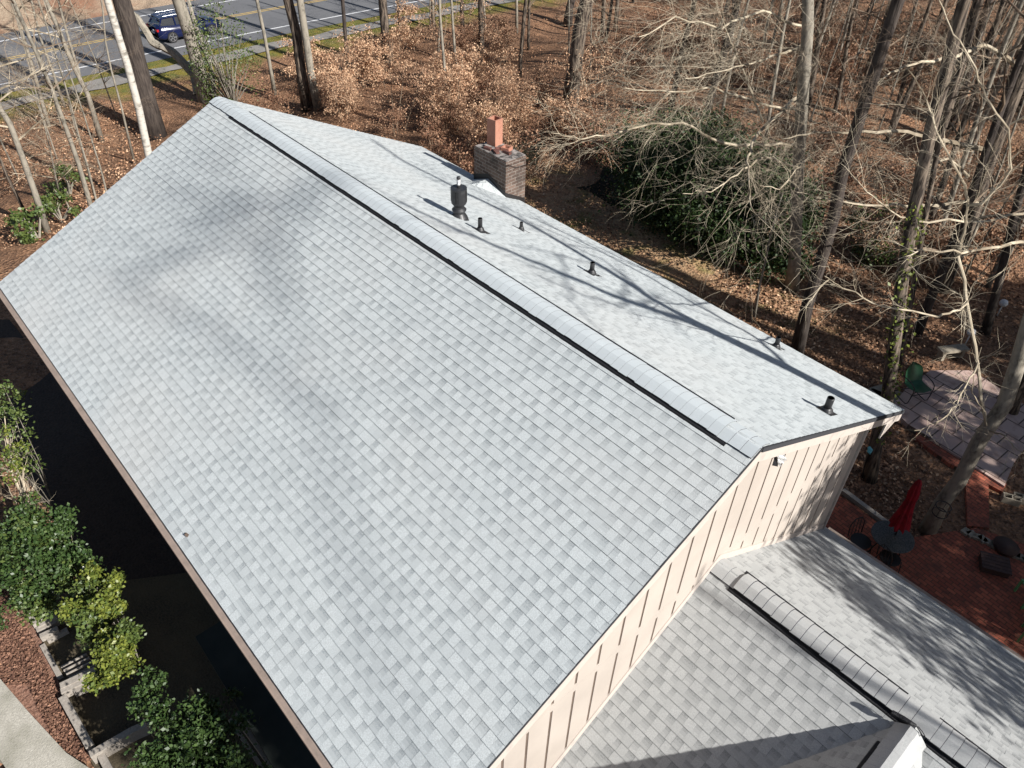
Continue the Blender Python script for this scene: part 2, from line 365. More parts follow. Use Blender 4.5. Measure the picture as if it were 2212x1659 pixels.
shingle_slope((-LEN, 0, 0), ux, dnR, LEN, WR*cs, 2)
# roof deck body (prism under the shingles)
def deck(name, poly, off, m): mb = MB(); mb.prism(poly, off); return mb.build(name, m, house)
deck('roof_deck', [(-LEN+.02, 0, -.004), (-LEN+.02, -WF+.01, -.004-WF*S), (-LEN+.02, -WF+.01, -.10-WF*S), (-LEN+.02, 0, -.10), (-LEN+.02, WR-.01, -.10-WR*S), (-LEN+.02, WR-.01, -.004-WR*S)], (LEN-.04, 0, 0), M['asphalt_edge'])
def rake(x, name='rake_board'):
    for sg, wdt in ((-1, WF-.02), (1, WR-.02)):
        mb = MB(); d = .21; o = .03
        mb.prism([(x, 0, -o), (x, sg*wdt, -o-wdt*S), (x, sg*wdt, -o-wdt*S-d), (x, 0, -o-d)], (.025, 0, 0)); mb.build(name, M['trim'], house)
rake(-.025); rake(-LEN)
for xx in (-.004,):   # thin dark drip edge on the rake
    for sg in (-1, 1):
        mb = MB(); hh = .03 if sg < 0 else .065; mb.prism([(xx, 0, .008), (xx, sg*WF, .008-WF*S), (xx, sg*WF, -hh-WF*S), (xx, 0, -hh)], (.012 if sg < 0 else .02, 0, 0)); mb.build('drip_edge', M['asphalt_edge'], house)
# boxed return at the rear corner, soffits
mb = MB(); mb.prism([(-.03, WR, -WR*S-.02), (-.03, 4.75, -4.75*S-.22), (-.03, 4.72, -2.88)], (.028, 0, 0)); mb.build('rake_return', M['trim'], house)
mb = MB(); mb.prism([(-LEN+.03, 4.3, -4.3*S-.13), (-LEN+.03, WR-.03, -WR*S-.10), (-LEN+.03, WR-.03, -WR*S-.14), (-LEN+.03, 4.3, -4.3*S-.17)], (LEN-.06, 0, 0)); mb.build('soffit', M['groove'], house)
mb = MB(); mb.box((-LEN/2, WR-.01, -WR*S-.10), (LEN-.01, .02, .15)); mb.build('fascia', M['trim'], house)
# gable wall, with grooves cut as real recesses: panels butted with a gap over a dark backing
XW = -.15
mb = MB(); mb.prism([(XW-.05, -4.95, -4.95*S-.14), (XW-.05, 0, -.14), (XW-.05, 4.32, -4.32*S-.14), (XW-.05, 4.32, -7.9), (XW-.05, -4.95, -7.9)], (.042, 0, 0)); mb.build('wall_backing', M['groove'], house)
def roofz(y): return -.07-abs(y)*S
def lowz(y): return -2.543+.632*y if y < .13 else -2.37-.644*y
gy_ = [-.394+.3905*k for k in range(-11, 13)]
mbU = MB(); mbL = MB()
SEAM = -2.455
hw = .021
def panel(mb, ya, yb, zb, zt, x=XW):
    mb.prism([(x-.03, ya, zb(ya)), (x-.03, yb, zb(yb)), (x-.03, yb, zt(yb)), (x-.03, ya, zt(ya))], (.03, 0, 0))
edges = [g for g in gy_ if -4.8 < g < 4.25]
pan = [(-4.9, edges[0]-hw)] + [(edges[i]+hw, edges[i+1]-hw) for i in range(len(edges)-1)] + [(edges[-1]+hw, 4.27)]
for (a, b) in pan:
    if a < 0 < b: parts = [(a, 0), (0.0001, b)]
    else: parts = [(a, b)]
    for (p, q) in parts:
        zt = roofz; zs = lambda y: SEAM
        if roofz(p) > SEAM+.03 and roofz(q) > SEAM+.03: panel(mbU, p, q, zs, zt)
        elif max(roofz(p), roofz(q)) > SEAM: panel(mbU, p, q, lambda y: min(SEAM, roofz(y)-.01), zt)
        top = lambda y: min(SEAM-.006, roofz(y))
        panel(mbL, p, q, lambda y: -7.8, top, XW-.001)
mbU.build('gable_wall', M['panel'], house); mbL.build('gable_wall', M['panel'], house)
for g in edges:   # painted fillets closing the groove ends at the seam
    if roofz(g) > SEAM+.1: mb = MB(); mb.box((XW-.014, g, SEAM-.02), (.027, hw*2.2, .17)); mb.build('seam_fillet', M['panel'], house)
mb = MB()
ys = [-4.2, .13, 4.28]
for i in range(2):
    a, b = ys[i], ys[i+1]; za, zb = lowz(a+.001 if i else a), lowz(b)
    mb.prism([(XW-.02, a, za-.1), (XW-.02, b, zb-.1), (XW-.02, b, zb+.14), (XW-.02, a, za+.14)], (.036, 0, 0))
mb.build('wall_flashing', M['trim'], house)
mb = MB(); mb.box((XW+.0, 4.31, -4.9), (.07, .05, 5.4)); mb.box((XW-.1, 4.335, -4.9), (.14, .03, 5.4)); mb.build('corner_board', M['trim'], house)
for ya in ((-4.93, 4.3),):
    mb = MB(); mb.box((-LEN/2, -4.9, -5.4), (LEN-.4, .1, 5.3)); mb.box((-LEN/2, 4.24, -5.3), (LEN-.4, .1, 5.6)); mb.box((-LEN+.2, 0, -5.4), (.1, 9.6, 5.2)); mb.build('house_wall', M['panel'], house)
    mb = MB(); mb.prism([(-LEN+.15, -4.9, -2.6), (-LEN+.15, 0, -.14), (-LEN+.15, 4.3, -2.25), (-LEN+.15, 4.3, -2.7)], (.08, 0, 0)); mb.build('gable_wall', M['panel'], house)
# torn corner of the gable: dark hole with a taped plastic flap
mb = MB(); z3 = lambda x, y: (1505.4+x*.1944, 844.9+y*.1944)
def onx(u, v, x): d = ray(u, v); return CAM+d*((x-CAM.x)/d.x)
h = [onx(*z3(*q), XW+.004) for q in ((870, 725), (838, 825), (900, 838))]
mb.prism(h, (.002, 0, 0)); mb.build('wall_hole', M['vent_black'], house)
mb = MB(); r = random.Random(3)
tl, tr_, br_, bl = [onx(*z3(*q), XW+.03) for q in ((872, 690), (975, 668), (985, 760), (915, 835))]
for i in range(6):
    for j in range(6):
        def q(a, b): return tl.lerp(tr_, a/6).lerp(bl.lerp(br_, a/6), b/6)+Vector((.018*math.sin(a*2.4+b)+.008*b/6, 0, 0))
        mb.quad(q(i, j), q(i+1, j), q(i+1, j+1), q(i, j+1))
mb.build('plastic_flap', M['plastic'], house)
# front gutter with leaf guard and outer lip
gz = -WF*S
mb = MB(); mb.prism([(-LEN-.02, -WF+.02, gz-.012), (-LEN-.02, -WF-.085, gz-.05), (-LEN-.02, -WF-.105, gz-.035), (-LEN-.02, -WF-.11, gz-.06), (-LEN-.02, -WF-.07, gz-.14), (-LEN-.02, -WF+.02, gz-.14)], (LEN+.02, 0, 0)); mb.build('gutter', M['gutter'], house)

# ridge vents with curved cap shingles
def ridge_cap(x0, x1, yr, zr, sl, hwid, raised, axis='x', vent=True, seed=0, vx=None, lap=.005):
    r = random.Random(seed)
    def W(a, b, z): return (a, yr+b, z) if axis == 'x' else (yr+b, a, z)
    mb = MB(); n = max(1, int(abs(x1-x0)/.145)); st = (x1-x0)/n
    for i in range(n):
        a = x0+i*st; b = a+st*1.06; tone = min(1, max(0, r.gauss(.2, .18)))
        off0, off1 = .0, lap
        jit = r.uniform(-.006, .006); prof = []
        for k in range(-4, 5):
            t = k/4; y = t*(hwid+jit); z = zr+raised-abs(y)*sl*.92-.02*(1-t*t)*0 - (.05*sl*(1-min(1, abs(t)*2.5))**2)
            prof.append((y, z-(.010*t*t if t > 0 else 0)))
        va = [W(a, y, z+off1) for y, z in prof]; vb = [W(b, y, z+off0) for y, z in prof]
        o = len(mb.v); mb.add(va+vb, [(k, k+1, k+10, k+9) for k in range(8)], tone)
        lo = [W(a-math.copysign(lap*.7, st), y, z+.001) for y, z in prof]; mb.add(va+lo, [(k, k+1, k+10, k+9) for k in range(8)], 2.3)
        for e in (0, 8):
            mb.add([va[e], vb[e], W(b, prof[e][0], prof[e][1]-.012), W(a, prof[e][0], prof[e][1]-.012)], [(0, 1, 2, 3)], 2.4)
    mb.build('ridge_cap', M['grey_cap' if sl > .6 else 'cap_shingle'], house)
    if vent:
        mb = MB(); vx0, vx1 = vx or (x0, x1)
        for sg in (-1, 1):
            yo = sg*(hwid-.02); za = zr-(hwid-.02)*sl
            e_ = .052 if sg < 0 else .030
            if sg < 0: q = [W(vx0, yo-sg*.10, za+.04), W(vx0, yo+sg*e_, za+.030-max(0, e_)*sl), W(vx0, yo+sg*(e_+.008), za-(e_+.01)*sl+.006), W(vx0, yo-sg*.10, za+.02)]
            else:
                vx0 = vx0-.2*(1 if vx1 < vx0 else -1); yl = hwid+.05; hl = zr-yl*sl+raised+.08*hwid*sl-.006; q = [W(vx0, hwid-.08, hl+.02*sl-.012), W(vx0, yl, hl), W(vx0, yl+.004, hl-.03), W(vx0, hwid-.08, hl-.03)]
            offv = (vx1-vx0, 0, 0) if axis == 'x' else (0, vx1-vx0, 0)
            mb.prism(q, offv)
        mb.build('ridge_vent', M['vent_black'], house)
ridge_cap(-.5, -13.35, 0, .012, S, .205, .038, seed=1, vx=(-.36, -13.25), lap=.0025)
ridge_cap(-.01, -.52, 0, .012, S, .2, .022, vent=False, seed=2); ridge_cap(-13.3, -LEN, 0, .012, S, .2, .022, vent=False, seed=3)

# pipe vents
def vent_pipe(x, y, h, r_, yaw=0):
    z = -y*S+.015; base = Vector((x, y, z)); f = MB()
    p = MB(); p.tube([base, base+Vector((0, 0, h-.004)), base+Vector((0, 0, h)), base+Vector((0, 0, h)), base+Vector((0, 0, h-.1))], [r_, r_, r_*.98, r_*.8, r_*.78], 16)
    o = p.build('vent_pipe', M['pipe_black'], house, True)
    f.tube([base+Vector((0, 0, -.05)), base+Vector((0, 0, .035)), base+Vector((0, 0, .075)), base+Vector((0, 0, .085))], [r_*2.1, r_*1.75, r_*1.25, r_*1.05], 16)
    rot = Matrix((ux, dnR, ux.cross(dnR))).transposed()
    f.box(base+dnR*.03+Vector((0, 0, .004)), (.26, .28, .006), rot); f.build('pipe_boot', M['pipe_black'], o)
vent_pipe(-7.05, 1.55, .26, .042); vent_pipe(-7.53, 3.05, .18, .034); vent_pipe(-5.37, 2.87, .24, .045); vent_pipe(-2.37, 4.87, .24, .045); vent_pipe(-.38, 2.76, .27, .055)
b = Vector((-7.73, 1.60, -1.6*S)); mb = MB()
mb.lathe(b, [(.19, -.07), (.16, .03), (.105, .12), (.105, .15), (.135, .17), (.14, .19), (.10, .23), (.10, .27), (.125, .30), (.145, .33), (.145, .345), (.148, .35), (.148, .60), (.155, .605), (.155, .63), (.02, .64)], 28)
gv = mb.build('gas_vent', M['pipe_black'], house)
for k in range(4):
    mb = MB(); a = R(-75+k*90+15); mb.box(b+Vector((math.cos(a)*.148, math.sin(a)*.148, .48)), (.012, .03, .24), Matrix.Rotation(a, 3, 'Z'))
    mb.box(b+Vector((math.cos(a+.28)*.148, math.sin(a+.28)*.148, .48)), (.012, .012, .24), Matrix.Rotation(a+.28, 3, 'Z')); mb.build('vent_slot', M['tyre'], gv)
mb = MB(); mb.lathe(b, [(.035, .63), (.035, .66), (.034, .70), (.034, .80), (.036, .802), (.038, .805), (.038, .84), (.03, .85)], 14); mb.build('vent_stack', M['pipe_black'], gv, True)
mb = MB(); mb.lathe(b, [(.035, .69), (.0355, .70), (.0355, .80), (.034, .81)], 14); mb.build('stack_label', M['label_white'], gv, True)

# chimney
cx0, cx1, cy0, cy1, ct = -11.36, -10.17, 4.968, 5.62, -1.5
mb = MB(); mb.box(((cx0+cx1)/2, (cy0+cy1)/2, (ct-8)/2), (cx1-cx0, cy1-cy0, 8+ct)); ch = mb.build('chimney', M['chimney_brick'], house)
mb = MB(); mb.box(((cx0+cx1)/2, (cy0+cy1)/2, ct+.008), (cx1-cx0-.03, cy1-cy0-.03, .03)); mb.box((-10.98, 5.33, ct+.04), (.42, .40, .05)); mb.build('chimney_crown', M['mortar_cap'], ch)
def flue(c, s, h, t, rot=0):
    mb = MB(); rm = Matrix.Rotation(rot, 3, 'Z')
    for dx, dy, a, b_ in ((0, s/2-t/2, s, t), (0, -s/2+t/2, s, t), (s/2-t/2, 0, t, s-2*t), (-s/2+t/2, 0, t, s-2*t)):
        mb.box(Vector(c)+rm @ Vector((dx, dy, h/2)), (a, b_, h), rm)
    return mb
flue((-11.05, 5.37, ct+.03), .27, .68, .03, R(8)).build('flue_tile', M['terracotta'], ch)
flue((-10.66, 5.42, ct+.02), .22, .09, .03, R(20)).build('flue_tile', M['terracotta'], ch)
mb = MB()
for (x, y, rz, tl_) in ((-10.98, 5.09, .25, 0), (-10.72, 5.13, -.3, .1), (-10.78, 5.3, 1.2, .3), (-10.5, 5.3, .1, -.2)):
    mb.box((x, y, ct+.05), (.2, .095, .06), Matrix.Rotation(rz, 3, 'Z') @ Matrix.Rotation(tl_, 3, 'X'))
mb.build('loose_brick', M['brick_red'], ch)
mb = MB()   # flashing that steps round the base
yb = cy0; mb.prism([(cx0-.01, cy0-.012, -cy0*S-.05), (cx1+.01, cy0-.012, -cy0*S-.05), (cx1+.01, cy0-.012, -cy0*S+.14), (cx0+.55, cy0-.012, -cy0*S+.40), (cx0-.01, cy0-.012, -cy0*S+.19)], (0, .006, 0))
mb.prism([(cx1+.004, cy0-.01, -cy0*S-.1), (cx1+.004, cy1, -cy1*S-.22), (cx1+.004, cy1, -cy1*S+.10), (cx1+.004, cy0-.01, -cy0*S+.14)], (.006, 0, 0)); mb.build('chimney_flashing', M['dark_metal'], ch)
mb = MB(); xm = -10.80; pk = (xm, cy0-.014, -cy0*S+.27); tip = (xm, cy0-.56, -(cy0-.56)*S+.012)
lf_ = (cx0-.08, cy0-.014, -cy0*S+.012); rg_ = (cx1+.08, cy0-.014, -cy0*S+.012)
mb.add([pk, tip, lf_, rg_], [(0, 1, 2), (0, 3, 1)], .15); mb.build('chimney_cricket', M['shingle'], house)

def on_front(u, v): d = ray(u, v); n_ = Vector((0, -S, 1)); return CAM+d*((.03-n_.dot(CAM))/n_.dot(d))
for (u, v, lab) in ((402, 1155, 'curled dead leaf lying on the main roof near the front eave'),):
    mb = MB(); c_ = on_front(u, v); mb.add([c_+Vector(t) for t in ((-.05, 0, 0), (-.01, .02, .02), (.04, .03, .012), (.06, -.01, .0), (.0, -.025, .018))], [(0, 1, 2, 3, 4)]); tag(mb.build('dead_leaf', M['groove']), lab, 'leaf')
# lower wing
LY, LZ, LS = .13, -2.457, .64; lx1 = 9.5; lc = math.hypot(1, LS)
dF = Vector((0, -1, -LS))/lc; dR = Vector((0, 1, -LS))/lc
shingle_slope((-.145, LY, LZ), ux, dF, lx1, 4.35*lc, 5, z0=0, m='grey_shingle'); shingle_slope((-.145, LY, LZ), ux, dR, lx1, 4.32*lc, 6, z0=0, m='grey_shingle')
deck('roof_deck', [(-.14, LY, LZ-.02), (-.14, LY-4.33, LZ-.02-4.33*LS), (-.14, LY-4.33, LZ-.12-4.33*LS), (-.14, LY, LZ-.12), (-.14, LY+4.3, LZ-.12-4.3*LS), (-.14, LY+4.3, LZ-.02-4.3*LS)], (lx1-.02, 0, 0), M['asphalt_edge'])
ridge_cap(9.3, 3.02, LY, LZ, LS, .175, .066, seed=11, vx=(9.3, 3.0), lap=.011); ridge_cap(2.78, .26, LY, LZ, LS, .175, .066, seed=12, vx=(2.8, .2), lap=.011)
ridge_cap(3.04, 2.76, LY, LZ, LS, .175, .066, vent=False, seed=14, lap=.011)
ridge_cap(.26, -.12, LY, LZ, LS, .17, .026, vent=False, seed=13)
mb = MB(); mb.box((4.6, -3.75, -6.5), (9.3, .1, 3.2)); mb.box((4.6, 4.0, -6.5), (9.3, .1, 3.0)); mb.prism([(9.2, -3.7, -5), (9.2, LY, LZ-.15), (9.2, 4, -5), (9.2, 4, -8), (9.2, -3.7, -8)], (.1, 0, 0)); mb.build('wing_wall', M['panel'], house)
mb = MB(); mb.beam((-.1, LY+4.36, LZ-4.33*LS-.06), (9.3, LY+4.36, LZ-4.33*LS-.06), .1, .1); mb.build('gutter', M['gutter'], house)
# cross gable: steep slopes either side of a ridge running to the front
CXR, CZ, cm = 2.86, -2.43, 1.0; cc = math.sqrt(2)
uy = Vector((0, 1, 0)); dW = Vector((-1, 0, -1))/cc; dE = Vector((1, 0, -1))/cc
shingle_slope((CXR, -9.2, CZ), uy, dW, 9.15, 2.5*cc, 21, z0=0, m='grey_shingle'); shingle_slope((CXR, -9.2, CZ), uy, dE, 9.15, 2.5*cc, 22, z0=0, m='grey_shingle')
ridge_cap(-.10, -9.0, CXR, CZ, 1.0, .19, .055, axis='y', seed=23, vx=(-.42, -9.0), lap=.009)
mb = MB(); mb.box((.75, -6.3, -6.2), (.1, 5.4, 3)); mb.box((4.97, -6.3, -6.2), (.1, 5.4, 3)); mb.prism([(.7, -9, -8), (5.0, -9, -8), (5, -9, -4.7), (CXR, -9, CZ-.1), (.7, -9, -4.7)], (0, .1, 0)); mb.build('wing_wall', M['panel'], house)
# black baffle end flap and hooked wire where the ridges meet
JD = lambda x, y, z=-2.40: onz(1843.2+x*.1936, 1474.6+y*.1936, z)
mb = MB(); mb.tube([JD(430, 330), JD(500, 370), JD(570, 410, -2.385), JD(640, 450, -2.37), JD(700, 478, -2.38)], [.03, .034, .034, .028, .016], 7); mb.build('torn_baffle', M['vent_black'], house)
mb = MB(); mb.tube([JD(705, 480, -2.37), JD(745, 545, -2.40), JD(782, 608, -2.42), JD(802, 600, -2.42), JD(770, 545, -2.40), JD(725, 490, -2.37)], .006, 6); mb.build('bent_clip', M['vent_black'], house)
# flat dark roof by the basement door on the front side
mb = MB(); mb.prism([(-6.1, -5.65, -5.6), (-2.0, -5.75, -5.6), (-2.0, -4.95, -5.6), (-6.1, -4.95, -5.6)], (0, 0, -.12)); mb.build('flat_roof', M['deck'], house)
mb = MB(); mb.box((-4.0, -5.3, -6.4), (4.0, .5, 1.45)); mb.build('house_wall', M['sheath'], house)

# ---------------------------------------------------------------- vegetation helpers
def jitter(r, a): return Vector((r.uniform(-a, a), r.uniform(-a, a), r.uniform(-a, a)))
def grow(mb, p, d, L, rad, lev, r, droop=0., kids=(4, 6), seg=5, twist=.25, ang=(.5, 1.1), leafpts=None, shrink=.55):
    pts = [p.copy()]; q = p.copy(); d = d.normalized(); n = seg
    for i in range(n):
        d = (d + jitter(r, twist) + Vector((0, 0, -droop))).normalized(); q = q+d*(L/n); pts.append(q.copy())
    rr = [rad*(1-.8*i/n) for i in range(n+1)]
    mb.tube(pts, rr, 6 if rad > .04 else (4 if rad > .012 else 3), cap=False)
    if leafpts is not None and lev <= 1: leafpts += pts[1:]
    if lev <= 0: return
    for k in range(r.randint(*kids)):
        t = r.uniform(.2, 1)*n; i = min(int(t), n-1); b = pts[i].lerp(pts[i+1], t-i); ax = (pts[i+1]-pts[i]).normalized()
        o = ax.orthogonal().normalized(); o.rotate(Matrix.Rotation(r.uniform(0, 6.28), 3, ax)); a = r.uniform(*ang)
        nd = ax*math.cos(a)+o*math.sin(a); nd.z = nd.z*.8
        grow(mb, b, nd, L*r.uniform(shrink*.7, shrink*1.15), max(.0026, rr[i]*.5), lev-1, r, droop, kids, max(3, seg-1), twist, ang, leafpts, shrink)
def leaves(pts, per, spread, size, r, flat=0., name='foliage', m=None, parent=None, down=0.):
    P_ = np.array([tuple(p) for p in pts]); n = len(P_)*per
    c = np.repeat(P_, per, 0)+r.normal(0, spread, (n, 3)); return leaf_mesh(c, size, r, flat, name, m, parent, down)
def leaf_mesh(c, size, r, flat=0., name='foliage', m=None, parent=None, down=0.):
    n = len(c); a = r.normal(0, 1, (n, 3)); a[:, 2] *= (1-flat); a[:, 2] -= down; a /= np.linalg.norm(a, axis=1)[:, None]
    b = r.normal(0, 1, (n, 3)); b[:, 2] *= (1-flat); b -= (b*a).sum(1)[:, None]*a; b /= np.linalg.norm(b, axis=1)[:, None]
    nn = np.cross(a, b); L = size*r.uniform(.6, 1.25, n)[:, None]; W = L*.34
    v = np.stack([c-a*L*.5, c+b*W-a*L*.05+nn*L*.06, c+a*L*.5, c-b*W-a*L*.05+nn*L*.06], 1).reshape(-1, 3)
    me = bpy.data.meshes.new(name); me.vertices.add(4*n); me.vertices.foreach_set('co', v.ravel().astype(np.float32))
    me.loops.add(4*n); me.loops.foreach_set('vertex_index', np.arange(4*n, dtype=np.int32)); me.polygons.add(n)
    me.polygons.foreach_set('loop_start', np.arange(0, 4*n, 4, dtype=np.int32)); me.polygons.foreach_set('loop_total', np.full(n, 4, np.int32))
    me.materials.append(m); me.update(calc_edges=True); me.validate()
    return link(name, me, parent)

# trees whose trunks the photo shows: [base pixel, further pixels up the trunk], width px at the base
def tree(name, label, cat, base, ups, wpx, bark, twig, height=15, limbs=7, limb_len=3.5, lev=2, seed=0, group=None, from_h=.35, droop=0., base_z=0., lens=None, taper=.45, wob=0., extra=None, fork=None, crown_top=True):
    r = random.Random(seed+100); B = G(*base, base_z); root = thing(name, label, cat, B, group)
    pts = [B-Vector((0, 0, .15))]; ref = B
    for (u, v) in ups: q = near_vertical(ref, u, v); pts.append(q); ref = q
    d = (pts[-1]-pts[0]).normalized(); top = B.z+height
    while pts[-1].z < top:
        d = (d*.85+Vector((0, 0, .15))+jitter(r, .05)).normalized(); pts.append(pts[-1]+d*min(1.6, max(.5, height/10)))
    r0 = wpx/2*depth_of(pts[1])/FPX; n = len(pts); H = pts[-1].z-B.z
    # resample so that thick trunks bend softly
    rad = [max(.015, r0*(1-(1-taper)*max(0, (p.z-B.z))/H)) for p in pts]; rad[0] *= 1.25; rad[-1] = max(.01, rad[-1]*.4)
    mb = MB(); mb.tube(pts, rad, 12 if wpx > 14 else 7); tk = mb.build('trunk', bark, root, True)
    mb = MB()
    for k in range(limbs):
        f = from_h+(1-from_h)*(k+r.random())/limbs; zz = B.z+f*H; i = 0
        while i < n-2 and pts[i+1].z < zz: i += 1
        t = (zz-pts[i].z)/max(.01, pts[i+1].z-pts[i].z); b_ = pts[i].lerp(pts[i+1], min(1, max(0, t))); a = r.uniform(0, 6.28)
        dd = Vector((math.cos(a), math.sin(a), r.uniform(.25, .9)))
        grow(mb, b_, dd, limb_len*(1.15-.5*f)*r.uniform(.7, 1.2), rad[i]*.38, lev, r, droop)
    if extra: extra(mb, pts, r)
    if mb.v: mb.build('branches', twig, root)
    return root, pts
def Q_r(i, n, r0): return min(1.2, r0*12)*(1-i/n)
def limb(mb, pix, d0, d1, r0, r1, r, twigs=10, tl=1.2, lev=1, start=None, rdown=.015, tr=.0045):
    """a limb drawn through picture positions, its distance running from d0 to d1"""
    n = len(pix); P_ = [at(u, v, d0+(d1-d0)*i/(n-1)) for i, (u, v) in enumerate(pix)]
    if start is not None: P_ = [start]+P_
    # smooth
    Q = []
    for i in range(len(P_)-1):
        a, b = P_[i], P_[i+1]
        for s in range(4): Q.append(a.lerp(b, s/4)+jitter(r, (b-a).length*.022))
    Q.append(P_[-1]); N_ = len(Q)
    mb.tube(Q, [r0+(r1-r0)*i/(N_-1) for i in range(N_)], 6, cap=False)
    for k in range(int(twigs*1.4)):
        i = r.randint(1, N_-2); ax = (Q[i+1]-Q[i]).normalized(); o = ax.orthogonal().normalized(); o.rotate(Matrix.Rotation(r.uniform(0, 6.28), 3, ax)); a = r.uniform(.4, 1.1)
        grow(mb, Q[i], ax*math.cos(a)+o*math.sin(a), tl*r.uniform(.6, 1.6), tr*(1+Q_r(i, N_, r0)), lev, r, rdown, (3, 5), 7, .2, (.35, .95), None, .62)
    return Q

def place_trees(): pass
W_, Gy, Br, Dk, Pl, Tn = M['bark_white'], M['bark_grey'], M['bark_brown'], M['bark_dark'], M['twig_pale'], M['twig_tan']
# --- left of the roof, by the road
tree('birch_tree', 'smooth white trunk rising past the left rake of the roof', 'tree', (345, 440), [(320, 330), (300, 235), (275, 140), (250, 60), (232, 0)], 17, W_, Pl, 17, 5, 3, 2, 1, from_h=.75)
tree('pine_tree', 'thick dark trunk right behind the white birch trunk', 'tree', (335, 290), [(318, 220), (295, 130), (280, 60), (262, 0)], 40, Dk, Dk, 20, 5, 3, 2, 2, from_h=.75)
def forks(mb, pts, r):
    b_ = G(448, 226)
    for px, r0, r1, dd in (([(428, 205), (418, 160), (372, 112), (330, 92), (312, 62), (296, 38), (270, 18), (250, -20)], .26, .14, 0), ([(463, 210), (458, 160), (444, 110), (424, 60), (412, 20), (400, -20)], .15, .09, -.4), ([(440, 112), (420, 80), (395, 30), (375, -10)], .06, .03, -.5)):
        dep = depth_of(b_)+dd-.2
        limb(mb, px, dep, dep-1.5, r0, r1, r, 7, 1.6, 1)
tree('forked_tree', 'grey tree dividing into three crooked stems in front of the blue car', 'tree', (446, 225), [(430, 150), (408, 70), (385, 0)], 30, Gy, Gy, 15, 3, 2.5, 1, 3, from_h=.8, extra=forks)
tree('slender_tree', 'slender pale trunk leaning left between the road and the birch', 'tree', (218, 300), [(190, 205), (160, 145), (125, 60), (97, -5)], 11, Gy, Pl, 14, 18, 2.4, 2, 4, from_h=.3)
tree('slender_tree', 'thin trunk crossing the road left of the leaning slender one', 'tree', (140, 232), [(112, 150), (85, 75), (70, 10)], 6, Gy, Pl, 11, 16, 2.2, 2, 5, from_h=.3)
tree('slender_tree', 'thin bare trunk just right of the leaning slender one', 'tree', (290, 352), [(262, 230), (240, 150), (228, 90), (222, 20)], 5, Gy, Pl, 11, 8, 2, 2, 6, from_h=.3)
tree('grey_tree', 'mottled grey trunk at the left picture edge beside the green shrubs', 'tree', (103, 505), [(75, 415), (45, 330), (20, 265), (0, 235)], 14, Gy, Pl, 13, 22, 2.6, 2, 7, from_h=.25)
tree('slender_tree', 'thin brownish trunk leaning at the far left edge', 'tree', (68, 487), [(40, 430), (15, 380), (-10, 320)], 7, Br, Pl, 10, 18, 2.3, 2, 8, from_h=.25)
tree('slender_tree', 'spindly sapling trunk behind the mottled grey trunk', 'tree', (205, 425), [(180, 330), (160, 270), (145, 200)], 5, Gy, Pl, 8, 20, 2.2, 2, 9, from_h=.25)
tree('slender_tree', 'low bushy bare sapling left of the roof rake', 'tree', (130, 440), [(120, 380), (108, 320)], 4, Gy, Pl, 5, 24, 2.0, 2, 10, from_h=.15)
# --- far side of the ridge
tree('split_trunk_tree', 'slender trunk shaded down one side beyond the ridge end', 'tree', (594, 205), [(583, 140), (570, 70), (555, 0)], 8, Gy, Tn, 17, 5, 2.5, 2, 11, from_h=.6)
tree('brown_tree', 'brown trunk of the close pair beyond the roof ridge', 'tree', (664, 232), [(650, 150), (640, 70), (622, 0)], 23, Br, Br, 20, 5, 3, 2, 12, from_h=.7)
tree('grey_tree', 'pale grey trunk of the close pair beyond the roof ridge', 'tree', (688, 236), [(672, 160), (660, 80), (648, 0)], 17, M['bark_grey'], Gy, 19, 5, 3, 2, 13, from_h=.7)
tree('dark_tree', 'thin dark trunk right of the close pair', 'tree', (752, 185), [(747, 90), (740, 0)], 9, Dk, Tn, 17, 5, 2.5, 2, 14, from_h=.6)
tree('dark_tree', 'broad half shaded trunk at the road edge in the middle', 'tree', (838, 145), [(832, 70), (826, 0)], 20, Br, Tn, 19, 5, 2.5, 2, 15, from_h=.6)
for i, (b_, u_, w_) in enumerate([((867, 95), (859, 0), 7), ((936, 60), (935, 0), 9), ((999, 76), (997, 0), 8), ((1116, 75), (1116, 0), 6), ((1329, 70), (1334, 0), 9)]):
    tree('roadside_tree', ['thin grey trunk just right of the half shaded one', 'narrow trunk over the road line, left of centre', 'narrow trunk over the mossy verge at top centre', 'very thin trunk at the verge above the beech leaves', 'thin trunk right of the large rough one'][i], 'tree', b_, [u_], w_, Gy if i % 2 else Br, Tn, 15, 5, 2.2, 2, 20+i, from_h=.5)
tree('brown_tree', 'dark trunk with a pale side rising through tan beech leaves', 'tree', (1039, 112), [(1039, 60), (1038, 0)], 13, Br, Tn, 17, 5, 2.5, 2, 26, from_h=.6)
tree('dark_tree', 'short looking dark trunk left of the large rough one', 'tree', (1226, 50), [(1230, 20), (1235, 0)], 17, Dk, Tn, 17, 4, 2.5, 2, 27, from_h=.6)
tree('pine_tree', 'large rough barked trunk standing above the chimney', 'tree', (1228, 240), [(1245, 120), (1253, 60), (1268, 0)], 32, Br, Dk, 23, 6, 3, 2, 28, from_h=.75)
